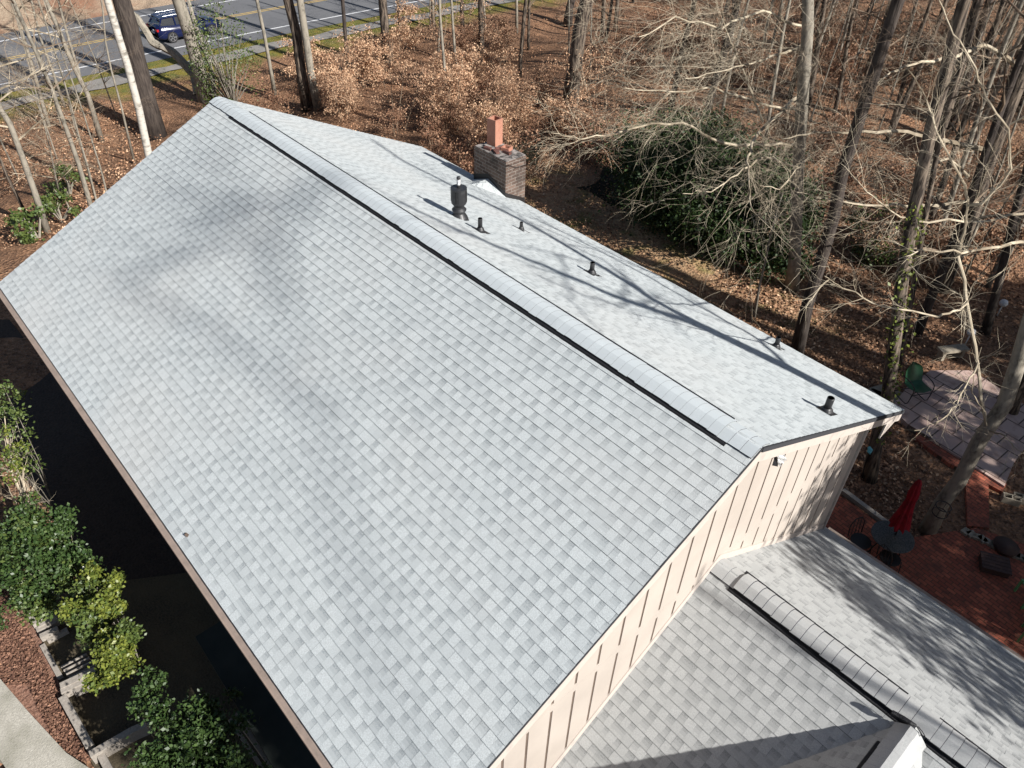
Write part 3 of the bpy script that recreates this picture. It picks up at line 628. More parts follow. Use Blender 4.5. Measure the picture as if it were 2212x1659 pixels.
# --- right side wood
def beech_limbs(mb, pts, r):
    D = depth_of(pts[1])-1
    limb(mb, [(1740, 200), (1728, 207), (1655, 267), (1625, 307), (1615, 350), (1618, 400), (1628, 460), (1661, 483)], D, D-7, .06, .006, r, 26, 1.7, 2)
    limb(mb, [(1648, 263), (1618, 183), (1601, 140), (1578, 90), (1565, 50), (1558, 0)], D-3, D-6, .03, .006, r, 22, 1.5, 2)
    limb(mb, [(1735, 315), (1728, 310), (1640, 315), (1560, 308), (1475, 265), (1404, 267), (1321, 288), (1254, 300), (1190, 287)], D, D-8, .055, .006, r, 34, 1.15, 2)
    limb(mb, [(1745, 330), (1748, 337), (1721, 367), (1685, 408), (1641, 400)], D-3, D-6, .025, .008, r, 16, 1.2, 2)
    limb(mb, [(1742, 104), (1730, 100), (1715, 108), (1675, 120), (1625, 137), (1575, 150), (1480, 170)], D-1, D-6, .05, .01, r, 26, 1.6, 2)
    limb(mb, [(1725, 360), (1650, 340), (1591, 377), (1535, 413), (1475, 418)], D-2, D-7, .035, .006, r, 12, .9, 2)
    limb(mb, [(1730, 60), (1650, 20), (1560, 60), (1460, 40), (1380, 80)], D-2, D-7, .04, .01, r, 30, 1.7, 2)
    limb(mb, [(1735, 240), (1640, 225), (1540, 190), (1450, 200), (1350, 190)], D-1, D-6, .04, .01, r, 34, 1.7, 2)
beech, bp_ = tree('beech_tree', 'pale beech trunk with fine twigs spreading left over the dark evergreen', 'tree', (1712, 625), [(1717, 553), (1722, 420), (1728, 300), (1738, 150), (1745, 60), (1745, 0)], 27, Gy, Pl, 21, 6, 4, 2, 30, from_h=.7, extra=beech_limbs)
def dark_limbs(mb, pts, r):
    D = depth_of(pts[2])-1
    limb(mb, [(1925, 127), (1900, 115), (1875, 105), (1850, 120), (1821, 140)], D, D-3, .05, .01, r, 14, 1.3, 2)
    limb(mb, [(1838, 380), (1800, 300), (1785, 255), (1771, 220), (1762, 190)], D, D-2, .02, .01, r, 8, 1.0, 1)
tree('leaning_tree', 'dark trunk leaning right just behind the rear eave', 'tree', (1720, 770), [(1745, 655), (1775, 560), (1801, 467), (1821, 367), (1875, 200), (1918, 67), (1941, 0)], 27, Dk, Tn, 20, 6, 4, 2, 31, from_h=.7, extra=dark_limbs)
def oak_limbs(mb, pts, r):
    D = depth_of(pts[2])-1
    limb(mb, [(2210, 160), (2170, 120), (2125, 97), (2091, 113), (2030, 130), (1975, 137), (1925, 157), (1880, 190)], D, D-4, .085, .012, r, 16, 1.5, 2)
    limb(mb, [(2150, 330), (2080, 312), (2010, 296), (1941, 283), (1841, 287), (1758, 287), (1690, 300)], D, D-1.5, .09, .012, r, 14, 1.4, 2)
    limb(mb, [(2108, 437), (2000, 445), (1908, 443), (1775, 430), (1720, 415)], D, D-3, .06, .008, r, 16, 1.4, 2)
    limb(mb, [(2240, 455), (2118, 480), (1975, 477), (1935, 463), (1885, 423), (1838, 380)], D-4, D-8, .035, .008, r, 16, 1.3, 2)
    limb(mb, [(2090, 380), (2050, 340), (1995, 360), (1940, 330)], D-1, D-4, .05, .01, r, 16, 1.5, 2)
tree('oak_tree', 'thick ridged trunk near the upper right with heavy side limbs', 'tree', (2030, 625), [(2060, 560), (2088, 500), (2128, 367), (2158, 283), (2195, 190), (2240, 60)], 33, Br, Pl, 21, 5, 4, 2, 32, from_h=.7, extra=oak_limbs)
tree('oak_tree', 'rough sunlit trunk cut by the upper right picture edge', 'tree', (2150, 330), [(2185, 190), (2212, 110), (2240, 20)], 30, Br, Tn, 20, 4, 3.5, 2, 33, from_h=.7)
tree('brown_tree', 'medium trunk between the beech and the ridged oak', 'tree', (1925, 570), [(1938, 527), (1995, 400), (2041, 267), (2091, 100), (2110, 0)], 15, Br, Tn, 18, 6, 3, 2, 34, from_h=.5)
tree('brown_tree', 'slim trunk crossing behind the medium one towards top right', 'tree', (1965, 500), [(1985, 430), (2020, 320), (2060, 180), (2095, 40)], 11, Br, Tn, 17, 6, 3, 2, 35, from_h=.5)
rt_, ip = tree('ivy_tree', 'ivy clad trunk rising behind the rear corner of the roof', 'tree', (1880, 1035), [(1895, 945), (1918, 853), (1935, 720), (1951, 586), (1975, 450)], 28, Br, Tn, 17, 5, 3, 2, 36, from_h=.6)
iv = []
for i in range(1, len(ip)-2):
    for k in range(60):
        t = random.random(); p = ip[i].lerp(ip[i+1], t)
        if -6.5 < p.z < -.5: iv.append(p+Vector((random.gauss(.1, .1), random.gauss(-.12, .1), 0)))
if iv: leaves(iv, 2, .06, .09, rng, name='ivy', m=M['leaf_lime'], parent=rt_)
tree('slender_tree', 'slim trunk right behind the ivy clad one', 'tree', (1940, 800), [(1950, 740), (1970, 640), (1990, 520)], 13, Br, Tn, 13, 5, 2.5, 2, 37, from_h=.5)
def near_limbs(mb, pts, r):
    D = depth_of(pts[3])-.3
    limb(mb, [(2133, 930), (2111, 786), (2091, 650), (2071, 553), (2085, 480), (2091, 443)], D, D-3.5, .035, .02, r, 17, 0.66, 1, tr=.0045)
    limb(mb, [(2091, 443), (2084, 400), (2058, 350), (2025, 290), (2003, 215), (1961, 150)], D-3.5, D-5, .022, .007, r, 16, 0.66, 1, tr=.0045)
    limb(mb, [(2091, 443), (2120, 440), (2160, 400), (2183, 367), (2178, 280), (2130, 210), (2100, 130), (2060, 75), (2028, 0)], D-3.5, D-5.5, .024, .009, r, 20, 0.66, 1, tr=.0045)
    limb(mb, [(2091, 650), (2070, 672), (2025, 683), (1908, 663), (1820, 622), (1781, 596)], D-2.5, D-5.5, .022, .005, r, 20, 0.54, 1, tr=.004)
    limb(mb, [(2111, 786), (2090, 830), (2064, 876), (2030, 910), (1975, 930)], D-1.5, D-4, .018, .005, r, 16, 0.48, 1, tr=.004)
    limb(mb, [(2133, 930), (2128, 890), (2100, 850), (2105, 800), (2120, 750)], D, D-1.5, .014, .005, r, 11, 0.48, 1, tr=.004)
    limb(mb, [(2133, 930), (2170, 940), (2190, 965), (2230, 990)], D, D-1.5, .02, .006, r, 11, 0.54, 1, tr=.004)
    limb(mb, [(2183, 267), (2230, 240), (2280, 200)], D-5, D-6, .014, .006, r, 6, 0.54, 1, tr=.004)
    limb(mb, [(2240, 520), (2160, 530), (2080, 545), (1990, 540), (1940, 560)], D-3, D-5.5, .03, .006, r, 20, 0.6, 1, tr=.004)
tree('leaning_tree', 'sunlit leaning trunk between the two patios with bare branches overhead', 'tree', (2003, 1150), [(2035, 1085), (2073, 1037), (2116, 951), (2170, 873), (2200, 780), (2225, 690)], 32, Gy, Pl, 16, 5, 3.5, 2, 38, from_h=.6, extra=near_limbs)
tree('slender_tree', 'white stemmed sapling just beyond the rear eave', 'tree', (1630, 688), [(1640, 620), (1656, 553)], 6, Gy, Pl, 4.2, 8, 1.3, 1, 39, from_h=.4)
tree('brown_tree', 'trunk at the right edge beyond the paved square', 'tree', (2185, 900), [(2205, 830), (2230, 760)], 22, Br, Tn, 15, 4, 3, 2, 40, from_h=.5)
tree('brown_tree', 'dark trunk above the paved square at the right edge', 'tree', (2130, 720), [(2150, 640), (2175, 540), (2190, 470)], 18, Dk, Tn, 15, 5, 3, 2, 41, from_h=.5)

# --- woodland further back: shared prototypes, copied
def proto_tree(seed, h, bark, twig, r0, limbs, L, lev, loc):
    r = random.Random(seed); root = thing('woodland_tree', 'x', 'tree', loc); B = Vector(loc); pts = [B-Vector((0, 0, .3))]; d = Vector((r.uniform(-.08, .08), r.uniform(-.08, .08), 1))
    while pts[-1].z < B.z+h: d = (d+jitter(r, .05)+Vector((0, 0, .1))).normalized(); pts.append(pts[-1]+d*1.3)
    rad = [r0*(1-.7*i/(len(pts)-1)) for i in range(len(pts))]
    mb = MB(); mb.tube(pts, rad, 7); mb.build('trunk', bark, root, True); mb = MB()
    for k in range(limbs):
        i = r.randint(len(pts)//4, len(pts)-2); a = r.uniform(0, 6.28); grow(mb, pts[i], Vector((math.cos(a), math.sin(a), r.uniform(.2, .9))), L*r.uniform(.6, 1.2), rad[i]*.4, lev, r)
    mb.build('branches', twig, root); return root
def put(proto, first, loc, rz, s, label, group):
    o = proto if first else copy_tree(proto)
    o.location = loc; o.rotation_euler = (0, 0, rz); o.scale = (s, s, s); o['label'] = label; o['group'] = group; return o
protos = [proto_tree(50, 15, Br, Tn, .13, 12, 3.2, 2, (0, 0, 0)), proto_tree(51, 13, Gy, Tn, .09, 14, 2.8, 2, (0, 0, 0)), proto_tree(52, 17, Dk, Tn, .19, 10, 3.6, 2, (0, 0, 0)), proto_tree(53, 9, Gy, Tn, .05, 16, 2.2, 2, (0, 0, 0))]
used = set(); rr = random.Random(77)
zones = [((1420, 2212, 0, 330), 56, 'bare woodland tree in the thicket at upper right', 'bare trees of the upper right wood'),
         ((1960, 2212, 330, 760), 12, 'bare woodland tree between the oak and the right edge', 'bare trees right of the ridged oak'),
         ((880, 1420, 5, 250), 12, 'thin bare woodland tree among the tan beech leaves', 'bare trees among the beech thicket'),
         ((-40, 330, 250, 480), 9, 'thin bare woodland tree left of the roof rake', 'bare trees left of the house')]
for (x0, x1, y0, y1), n, lab, grp in zones:
    k = 0
    while k < n:
        p = G(rr.uniform(x0, x1), rr.uniform(y0, y1))
        if p.y < -1.0 and p.x > -15 or p.x < -46: continue
        pr = rr.choice((0, 1, 3) if x1 < 1500 else (0, 1, 2, 3, 1)); 
        if x1 < 400: pr = rr.choice((1, 3))
        f = pr not in used; used.add(pr); p.z = hz(p.x, p.y); put(protos[pr], f, p, rr.uniform(0, 6.28), rr.uniform(.75, 1.15), lab, grp); k += 1
# rest of the wood up the hill and trees outside the picture to the sun side (their shade falls into it)
for i in range(34):
    p = Vector((rr.uniform(-45, 30), rr.uniform(38, 95), 0)); p.z = hz(p.x, p.y)+(.03*(p.y-36)); put(protos[rr.choice((0, 1, 2))], False, p, rr.uniform(0, 6.28), rr.uniform(.9, 1.3), 'bare tree in the wood beyond the thicket', 'bare trees far back in the wood')

def sapling(seed, h, nst, per, m, loc=(0, 0, 0), size=.085, wide=1.2):
    r = random.Random(seed); q = np.random.default_rng(seed); root = thing('beech_sapling', 'x', 'sapling', loc); mb = MB(); lp = []
    for s in range(nst):
        a = r.uniform(0, 6.28); d = Vector((math.cos(a)*.3*wide, math.sin(a)*.3*wide, 1)).normalized(); st = Vector(loc)+Vector((r.uniform(-.4, .4), r.uniform(-.4, .4), -.1))
        n = 8; pts = [st]
        for i in range(n): d = (d+jitter(r, .07)).normalized(); pts.append(pts[-1]+d*h/n)
        mb.tube(pts, [.022*(1-.8*i/n)+.004 for i in range(n+1)], 5, False)
        for k in range(11):
            i = r.randint(2, n-1); a = r.uniform(0, 6.28); grow(mb, pts[i], Vector((math.cos(a), math.sin(a), .25)), h*.28*wide*r.uniform(.6, 1.2), .008, 1, r, 0, (3, 4), 4, .2, leafpts=lp)
    mb.build('stem', M['twig_tan'], root); leaves(lp, per, .10, size, q, 0, 'foliage', m, root, down=.6); return root
sp = [sapling(60, 3.6, 3, 3, M['leaf_tan'], size=.10), sapling(61, 2.8, 3, 5, M['leaf_pale'], size=.11), sapling(62, 4.6, 3, 4, M['leaf_pale'], size=.11), sapling(63, 2.2, 4, 3, M['leaf_tan'], size=.10), sapling(64, 2.6, 3, 3, M['leaf_rust'], size=.11), sapling(65, 1.8, 4, 3, M['leaf_rust'], size=.11)]
used2 = set()
sz = [((700, 1130, 95, 300), 30, 'beech sapling holding tan leaves on the slope beyond the roof ridge', 'beech saplings between the pair of trunks and the rough trunk'),
      ((930, 1300, 200, 400), 22, 'beech sapling holding tan leaves close behind the chimney', 'beech saplings around the chimney'),
      ((1280, 1760, 0, 200), 28, 'beech sapling holding tan leaves right of the large rough trunk', 'beech saplings right of the rough trunk'),
      ((1750, 2212, 30, 600), 48, 'beech sapling holding rusty leaves under the bare wood at right', 'beech saplings in the right hand wood'),
      ((560, 760, 170, 300), 8, 'low beech sapling by the foot of the close pair of trunks', 'beech saplings by the close pair of trunks')]
for (x0, x1, y0, y1), n, lab, grp in sz:
    k = 0
    while k < n:
        u, v = rr.uniform(x0, x1), rr.uniform(y0, y1); p = G(u, v)
        if p.x < -41 or (p.y < 8.5 and p.x > -16): continue
        pr = rr.choice((0, 1, 2, 1, 3, 4, 5) if x0 < 1000 else (4, 5, 4, 5, 0, 3)); f = pr not in used2; used2.add(pr); p.z = hz(p.x, p.y); put(sp[pr], f, p, rr.uniform(0, 6.28), rr.uniform(.55, 1.05), lab, grp); k += 1

# evergreen masses
def evergreen(name, label, cat, c, rad, n, size, m, seed, clumps=26, stem=M['bark_grey'], flat=0.):
    """crown of leaf clumps spread through the volume with gaps, over a few stems"""
    q = np.random.default_rng(seed); r = random.Random(seed); B = Vector((c[0], c[1], hz(c[0], c[1]))); root = thing(name, label, cat, B)
    cc = []; mb = MB()
    for k in range(clumps):
        v = q.normal(0, 1, 3); v /= np.linalg.norm(v); f = q.uniform(.45, 1)**.6; p = np.array(c)+v*np.array(rad)*f; p[2] = max(p[2], B.z+.2); s = np.array(rad)*q.uniform(.22, .38)
        cc.append(p+q.normal(0, 1, (n//clumps, 3))*s*np.array((.55, .55, .5)))
        a = Vector(p); mid = (B+a)/2+jitter(r, .2)+Vector((0, 0, .2)); mb.tube([B, mid, a], [.045, .03, .01], 5, False)
    mb.build('stem', stem, root); leaf_mesh(np.concatenate(cc), size, q, flat, 'foliage', m, root); return root
def around(u, v, dz): p = G(u, v, dz); return p
p = G(1500, 500); evergreen('evergreen_thicket', 'large dark evergreen shrub behind the bare twigs beyond the rear yard', 'shrub', (p.x, p.y, p.z+2.0), (3.3, 2.5, 2.1), 40000, .12, M['leaf_holly'], 81, 60)
p = G(1390, 420); evergreen('evergreen_thicket', 'dark evergreen shrub at the left end of the thicket by the deep shade', 'shrub', (p.x, p.y+1.5, p.z+1.3), (2.2, 2.4, 1.7), 16000, .11, M['leaf_holly'], 82, 34)
p = G(1640, 560); evergreen('evergreen_thicket', 'dark evergreen shrub beside the foot of the beech trunk', 'shrub', (p.x, p.y, p.z+1.2), (1.7, 1.8, 1.7), 13000, .11, M['leaf_holly'], 83, 30)
p = G(1870, 560); evergreen('evergreen_thicket', 'small green shrub between the leaning trunk and the oak', 'shrub', (p.x, p.y, p.z+1.), (1.1, 1.1, 1.1), 2500, .10, M['leaf_green'], 85, 18)
p = G(505, 235); evergreen('holly_tree', 'bright green young holly at the far tip of the roof ridge', 'tree', (p.x, p.y, p.z+2.8), (1.7, 1.7, 2.7), 3000, .11, M['leaf_green'], 86, 34)
for (u, v, s, lab) in ((152, 425, .8, 'small green rhododendron left of the roof rake, upper one'), (135, 480, .75, 'small green rhododendron at the foot of the mottled grey trunk'), (85, 520, .8, 'small green rhododendron nearest the left edge'), (600-80, 300-40, .5, 'tuft of green leaves below the young holly')):
    p = G(u, v); evergreen('rhododendron', lab, 'shrub', (p.x, p.y, p.z+.7), (s*.9, s*.9, s*.8), 700, .14, M['leaf_green'], int(u), 10)

# ---------------------------------------------------------------- front yard (lower left)
def poly_slab(name, pix, z, th, m, parent=None, dens=0):
    mb = MB(); pts = [onz(u, v, z) for u, v in pix]; mb.prism([(p.x, p.y, p.z) for p in pts], (0, 0, -th)); return mb.build(name, m, parent)
tag(poly_slab('driveway', [(-400, 1300), (0, 1466), (60, 1536), (143, 1626), (193, 1659), (260, 1760), (-100, 1760), (15, 1664), (0, 1640), (-400, 1500)], -6.78, .3, M['concrete']), kind='structure')
tag(poly_slab('mulch_bed', [(-200, 1000), (0, 1240), (60, 1320), (115, 1440), (170, 1590), (196, 1640), (150, 1636), (60, 1540), (-200, 1330)], -6.92, .2, M['mulch']), kind='structure')
tag(poly_slab('garden_soil', [(60, 1280), (700, 1200), (760, 1760), (300, 1760), (205, 1660), (150, 1560)], -6.93, .2, M['soil']), kind='structure')
tag(poly_slab('shade_strip', [(-60, 690), (20, 690), (700, 1560), (560, 1760), (330, 1760), (255, 1480), (190, 1300), (110, 1100), (-60, 900)], -6.955, .1, M['shade_ground']), kind='structure')  # near-black strip painted where the house shadow falls in front
q_ = np.random.default_rng(55); pts_ = []
while len(pts_) < 6500:
    a_, b_ = q_.uniform(), q_.uniform(); u = 200*a_-150*(1-a_)*0-(160*(1-b_))*1; v = 1100+540*a_; e0 = (v-1240)/400*196; 
    u = q_.uniform(-80, 200); v = q_.uniform(1150, 1645); left = (v-1330-150)/156*75+60 if v > 1480 else -200; right = 196-(1640-v)*.47
    if left < u < right: p_ = onz(u, v, -6.9); pts_.append((p_.x, p_.y, -6.9+q_.uniform(0, .04)))
tag(leaf_mesh(np.array(pts_), .06, q_, .5, 'mulch_chips', M['chips']), 'coarse rust brown bark chips on the bed beside the driveway', 'bark chips', kind='stuff')
H5 = lambda x, y: (x*.2592, 1228.8+y*.2592)
stair = thing('timber_steps', 'weathered timber garden steps below the camellia at lower left', 'garden steps', onz(*H5(560, 900), -7))
def plank(mb, a, b, z, wd, ht): A = onz(*H5(*a), z); B_ = onz(*H5(*b), z); A.z = B_.z = z-ht/2; mb.beam(A, B_, wd*.74, ht)
mb = MB()
plank(mb, (185, 262), (222, 290), -6.74, .14, .2); mb.build('rail', M['timber'], stair)
mb = MB(); plank(mb, (215, 300), (300, 455), -6.72, .16, .22); mb.build('rail', M['timber'], stair)
for i, (a, b_, z) in enumerate((((335, 410), (490, 335), -6.72), ((310, 470), (480, 385), -6.76), ((300, 505), (520, 400), -6.8), ((330, 560), (480, 490), -6.74), ((390, 590), (560, 500), -6.84))):
    mb = MB(); plank(mb, a, b_, z, .13, .14); mb.build('tread', M['timber'], stair)
for i in range(4):
    o = i*31; mb = MB(); plank(mb, (505+o*.75, 815+o), (720+o*.75, 705+o), -6.84+.05*i, .035, .16); mb.build('tread', M['timber'], stair)
mb = MB(); plank(mb, (500, 975), (790, 838), -6.62, .17, .22); mb.build('tread', M['timber'], stair)
mb = MB(); plank(mb, (505, 1018), (800, 878), -6.64, .15, .2); mb.build('tread', M['timber'], stair)
mb = MB(); plank(mb, (610, 1010), (800, 925), -6.68, .15, .16); mb.build('tread', M['timber'], stair)
tw = thing('timber_wall', 'long weathered timber edging beside the mulch bed', 'retaining wall', onz(*H5(630, 1270), -7))
mb = MB(); plank(mb, (515, 1060), (745, 1475), -6.70, .17, .3); mb.build('rail', M['timber'], tw)
mb = MB(); plank(mb, (350, 630), (500, 900), -6.86, .12, .14); mb.build('rail', M['timber'], tw)
tw2 = thing('timber_wall', 'timber edging running from the mulch corner under the glossy shrub', 'retaining wall', onz(*H5(900, 1440), -7))
mb = MB(); plank(mb, (745, 1545), (1090, 1345), -6.66, .16, .34); mb.build('rail', M['timber'], tw2)
mb = MB(); plank(mb, (835, 1540), (950, 1760), -6.74, .16, .3); mb.build('rail', M['timber'], tw2)
mb = MB(); plank(mb, (1090, 1345), (1260, 1270), -6.66, .16, .34); mb.build('rail', M['timber'], tw2)
tw3 = thing('timber_wall', 'timber edging beside the dark flat roof by the front eave', 'retaining wall', (-4.6, -6.0, -7))
mb = MB(); mb.beam(onz(510, 1545, -6.0), onz(650, 1740, -6.0), .10, .12); mb.build('rail', M['timber'], tw3)
mb = MB(); mb.beam(onz(497, 1555, -6.2), onz(620, 1740, -6.2), .06, .06); mb.build('rail', M['timber'], tw3)

def camellia(name, label, blobs, size, m, seed, per, stems=True, m2=None, flowers=0):
    """blobs: (u, v, z, radius) leaf masses placed at real heights"""
    q = np.random.default_rng(seed); r = random.Random(seed); c0 = onz(blobs[0][0], blobs[0][1], blobs[0][2]); B = Vector((c0.x, c0.y, -7)); root = thing(name, label, 'shrub', B)
    cc = []; c2 = []; mb = MB()
    for i, (u, v, z, rad) in enumerate(blobs):
        p = onz(u, v, z); k = int(per*rad*rad*1.9)
        sub = q.normal(0, 1, (max(4, int(9*rad*2)), 3))*rad*.5
        pts = []
        for s_ in sub: pts.append(np.array(p)+s_+q.normal(0, 1, (max(4, k//len(sub)), 3))*rad*.24)
        (c2 if (m2 and i % 3 == 2) else cc).append(np.concatenate(pts))
        nb = 2
        for t in range(nb):
            e = p+jitter(r, rad*.6); b_ = Vector((c0.x+(p.x-c0.x)*.5, c0.y+(p.y-c0.y)*.5, -6.95)); mb.tube([b_, b_.lerp(e, .5)+jitter(r, .12), e], [.014, .009, .004], 5, False)
    mb.build('stem', M['bark_grey'], root); leaf_mesh(np.concatenate(cc), size, q, .15, 'foliage', m, root)
    if c2: leaf_mesh(np.concatenate(c2), size, q, .15, 'foliage', m2, root)
    if flowers:
        allp = np.concatenate(cc+c2); mb = MB()
        for i in q.integers(0, len(allp), flowers): mb.lathe(Vector(allp[i])+Vector((0, 0, .05)), [(.005, -.02), (.035, 0), (.03, .02), (.008, .015)], 7)
        mb.build('flower', M['flower'], root)
    return root
r_ = random.Random(5)
bl = [(165, 1225, -5.3, .34), (30, 1290, -5.7, .36), (70, 1170, -5.2, .55), (110, 1220, -5.2, .5), (40, 1240, -5.4, .5), (90, 1290, -5.7, .42), (140, 1170, -5.3, .4), (20, 1180, -5.3, .5), (150, 1270, -5.6, .36), (60, 1120, -5.0, .4), (120, 1140, -5.1, .35)]
camellia('camellia', 'broad dark green shrub at the left edge above the timber steps', bl, .075, M['leaf_gloss'], 91, 3600, m2=M['leaf_green'])
bl = [(212, 1250, -5.0, .24), (228, 1295, -5.0, .25), (200, 1330, -5.1, .3), (238, 1330, -5.0, .24), (222, 1375, -5.0, .22), (255, 1385, -5.0, .28), (225, 1425, -5.1, .3), (262, 1425, -5.1, .28), (185, 1290, -5.2, .26), (245, 1370, -5.1, .24), (170, 1330, -5.2, .24)]
camellia('camellia', 'yellow green sunlit camellia with white flowers beside the timber steps', bl, .075, M['leaf_lime'], 92, 9500, m2=M['leaf_green'], flowers=5)
bl = [(315, 1480, -5.1, .24), (310, 1530, -5.1, .28), (345, 1560, -5.1, .32), (390, 1570, -5.1, .34), (440, 1560, -5.1, .36), (480, 1600, -5.1, .36), (430, 1620, -5.1, .4), (370, 1620, -5.1, .4), (400, 1680, -5.1, .5), (500, 1660, -5.1, .4), (340, 1680, -5.2, .4), (455, 1520, -5.2, .22), (540, 1690, -5.1, .3)]
camellia('camellia', 'glossy dark green shrub at the bottom edge beside the gutter', bl, .07, M['leaf_gloss'], 93, 4200)
bl = [(10, 880, -4.6, .35), (25, 930, -4.7, .38), (45, 1000, -4.8, .32), (15, 1000, -4.8, .4), (5, 850, -4.5, .3), (40, 960, -4.8, .25), (60, 1080, -5.0, .2)]
lg, = [camellia('leggy_shrub', 'tall light green shrub with bare pale stems at the left edge', bl, .07, M['leaf_green'], 94, 1200, m2=M['leaf_lime'])]
mb = MB(); r = random.Random(8)
for (u, v, z) in ((10, 900, -4.6), (30, 960, -4.7), (50, 1000, -4.8), (60, 1060, -5), (5, 980, -4.8), (70, 1090, -5.1), (20, 1060, -5)):
    b_ = onz(55, 1125, -6.2); e = onz(u, v, z); pts = [b_, b_.lerp(e, .35)+jitter(r, .1), b_.lerp(e, .7)+jitter(r, .1), e]; mb.tube(pts, [.04, .03, .018, .008], 6, False)
    for k in range(5): grow(mb, pts[2], (pts[3]-pts[2])+jitter(r, .3), .5, .008, 1, r, 0, (2, 3), 4, .3)
mb.build('stem', M['twig_pale'], lg)

# ---------------------------------------------------------------- rear yard
def zslab(name, pix, dz, th, m, kind='structure'):
    pts = [G(u, v) for u, v in pix]; z = max(hz(p.x, p.y) for p in pts)+dz; mb = MB(); pts = [onz(u, v, z) for u, v in pix]; mb.prism([(p.x, p.y, p.z) for p in pts], (0, 0, -th)); o = mb.build(name, m); tag(o, kind=kind); return z
zslab('paved_square', [(1960, 835), (2010, 800), (2100, 800), (2260, 905), (2190, 1000), (2170, 1050), (1960, 915), (1925, 880)], .16, .4, M['pavers'])
zslab('brick_walk', [(1975, 945), (1985, 925), (2000, 935), (2175, 1045), (2165, 1062), (2050, 1000)], .10, .3, M['patio_brick'])
zslab('brick_patio', [(1795, 1060), (1845, 1090), (1945, 1165), (2110, 1140), (2300, 1205), (2400, 1500), (2100, 1500), (1750, 1160)], .12, .4, M['patio_brick'])
zslab('brick_walk', [(2085, 1010), (2135, 1010), (2137, 1140), (2090, 1135)], .11, .3, M['patio_brick'])
ZP = hz(-.5, 11)+.12
be = thing('border_edging', 'low timber edging along the near side of the leafy bed', 'edging', G(1880, 1110))
mb = MB(); mb.beam(onz(1820, 1060, ZP+.05), onz(1940, 1150, ZP+.05), .12, .12); mb.build('edging_board', M['timber'], be)
be = thing('border_edging', 'mossy stone edging along the far side of the brick patio', 'edging', G(2160, 1175))
mb = MB(); r = random.Random(9)
for i in range(14):
    a = onz(2085+i*12, 1150+i*5.6, ZP+.03); mb.box(a, (.2, .16, .12), Matrix.Rotation(r.uniform(0, 3), 3, 'Z'))
mb.build('edging_stone', M['stone'], be)

# green shell-back metal chair on a bent tube frame
def shell_chair():
    B = onz(1975, 870, hz(-2, 12)+.22); B = onz(1968, 862, ZP+.12); yaw = R(-28)
    root = thing('metal_chair', 'green shell backed metal lawn chair on the paved square', 'chair', B); rm = Matrix.Rotation(yaw, 3, 'Z')
    def W(x, y, z): return B+rm @ Vector((x, y, z))       # x forward
    mb = MB()
    def sheet(f, nu, nv, th=.012):
        o = len(mb.v); vs = [f(i/nu, j/nv) for i in range(nu+1) for j in range(nv+1)]; fs_ = [(i*(nv+1)+j, (i+1)*(nv+1)+j, (i+1)*(nv+1)+j+1, i*(nv+1)+j+1) for i in range(nu) for j in range(nv)]
        mb.add(vs, fs_); mb.add([v+Vector((0, 0, -th)) for v in vs], [f_[::-1] for f_ in fs_])
    def seat(u, v):
        y = (v-.5)*.54; x = -.22+u*.5; z = .42+.05*abs(v-.5)*2+.05*(u-.35)**2*4-.05*max(0, u-.75)*2
        if u > .7: y *= 1-.4*(u-.7)
        return W(x, y, z)
    sheet(seat, 8, 8); seat_o = mb.build('seat', M['green_metal'], root, True)
    mb = MB()
    def back(u, v):
        a = (v-.5); wdt = .54*(1-.0*u); 
        if u > .55: wdt *= math.sqrt(max(.02, 1-((u-.55)/.47)**2))
        y = a*wdt; x = -.24-.22*u+.09*(abs(a)*2)**2; return W(x, y, .44+.52*u)
    vs_ = [back(i/10, j/8) for i in range(11) for j in range(9)]; fs_ = [(i*9+j, (i+1)*9+j, (i+1)*9+j+1, i*9+j+1) for i in range(10) for j in range(8)]
    mb.add(vs_, fs_); off = rm @ Vector((-.012, 0, 0)); mb.add([v+off for v in vs_], [f_[::-1] for f_ in fs_]); mb.build('backrest', M['green_metal'], root, True)
    mb = MB()
    for s in (-1, 1):
        y = s*.31; mb.tube([W(-.26, y, .66), W(-.1, y, .68), W(.12, y, .67), W(.22, y, .62), W(.25, y, .5), W(.24, y, .3), W(.22, y, .1), W(.16, y, .03), W(0, y, .018), W(-.3, y, .018), W(-.4, y*.9, .018)], .014, 8)
    mb.tube([W(-.4, -.28, .018), W(-.4, .28, .018)], .014, 8); mb.tube([W(.22, -.31, .36), W(.22, .31, .36)], .012, 8); mb.tube([W(-.26, -.31, .66), W(-.27, -.24, .62)], .012, 6); mb.tube([W(-.26, .31, .66), W(-.27, .24, .62)], .012, 6)
    mb.build('frame', M['black_iron'], root, True)
shell_chair()
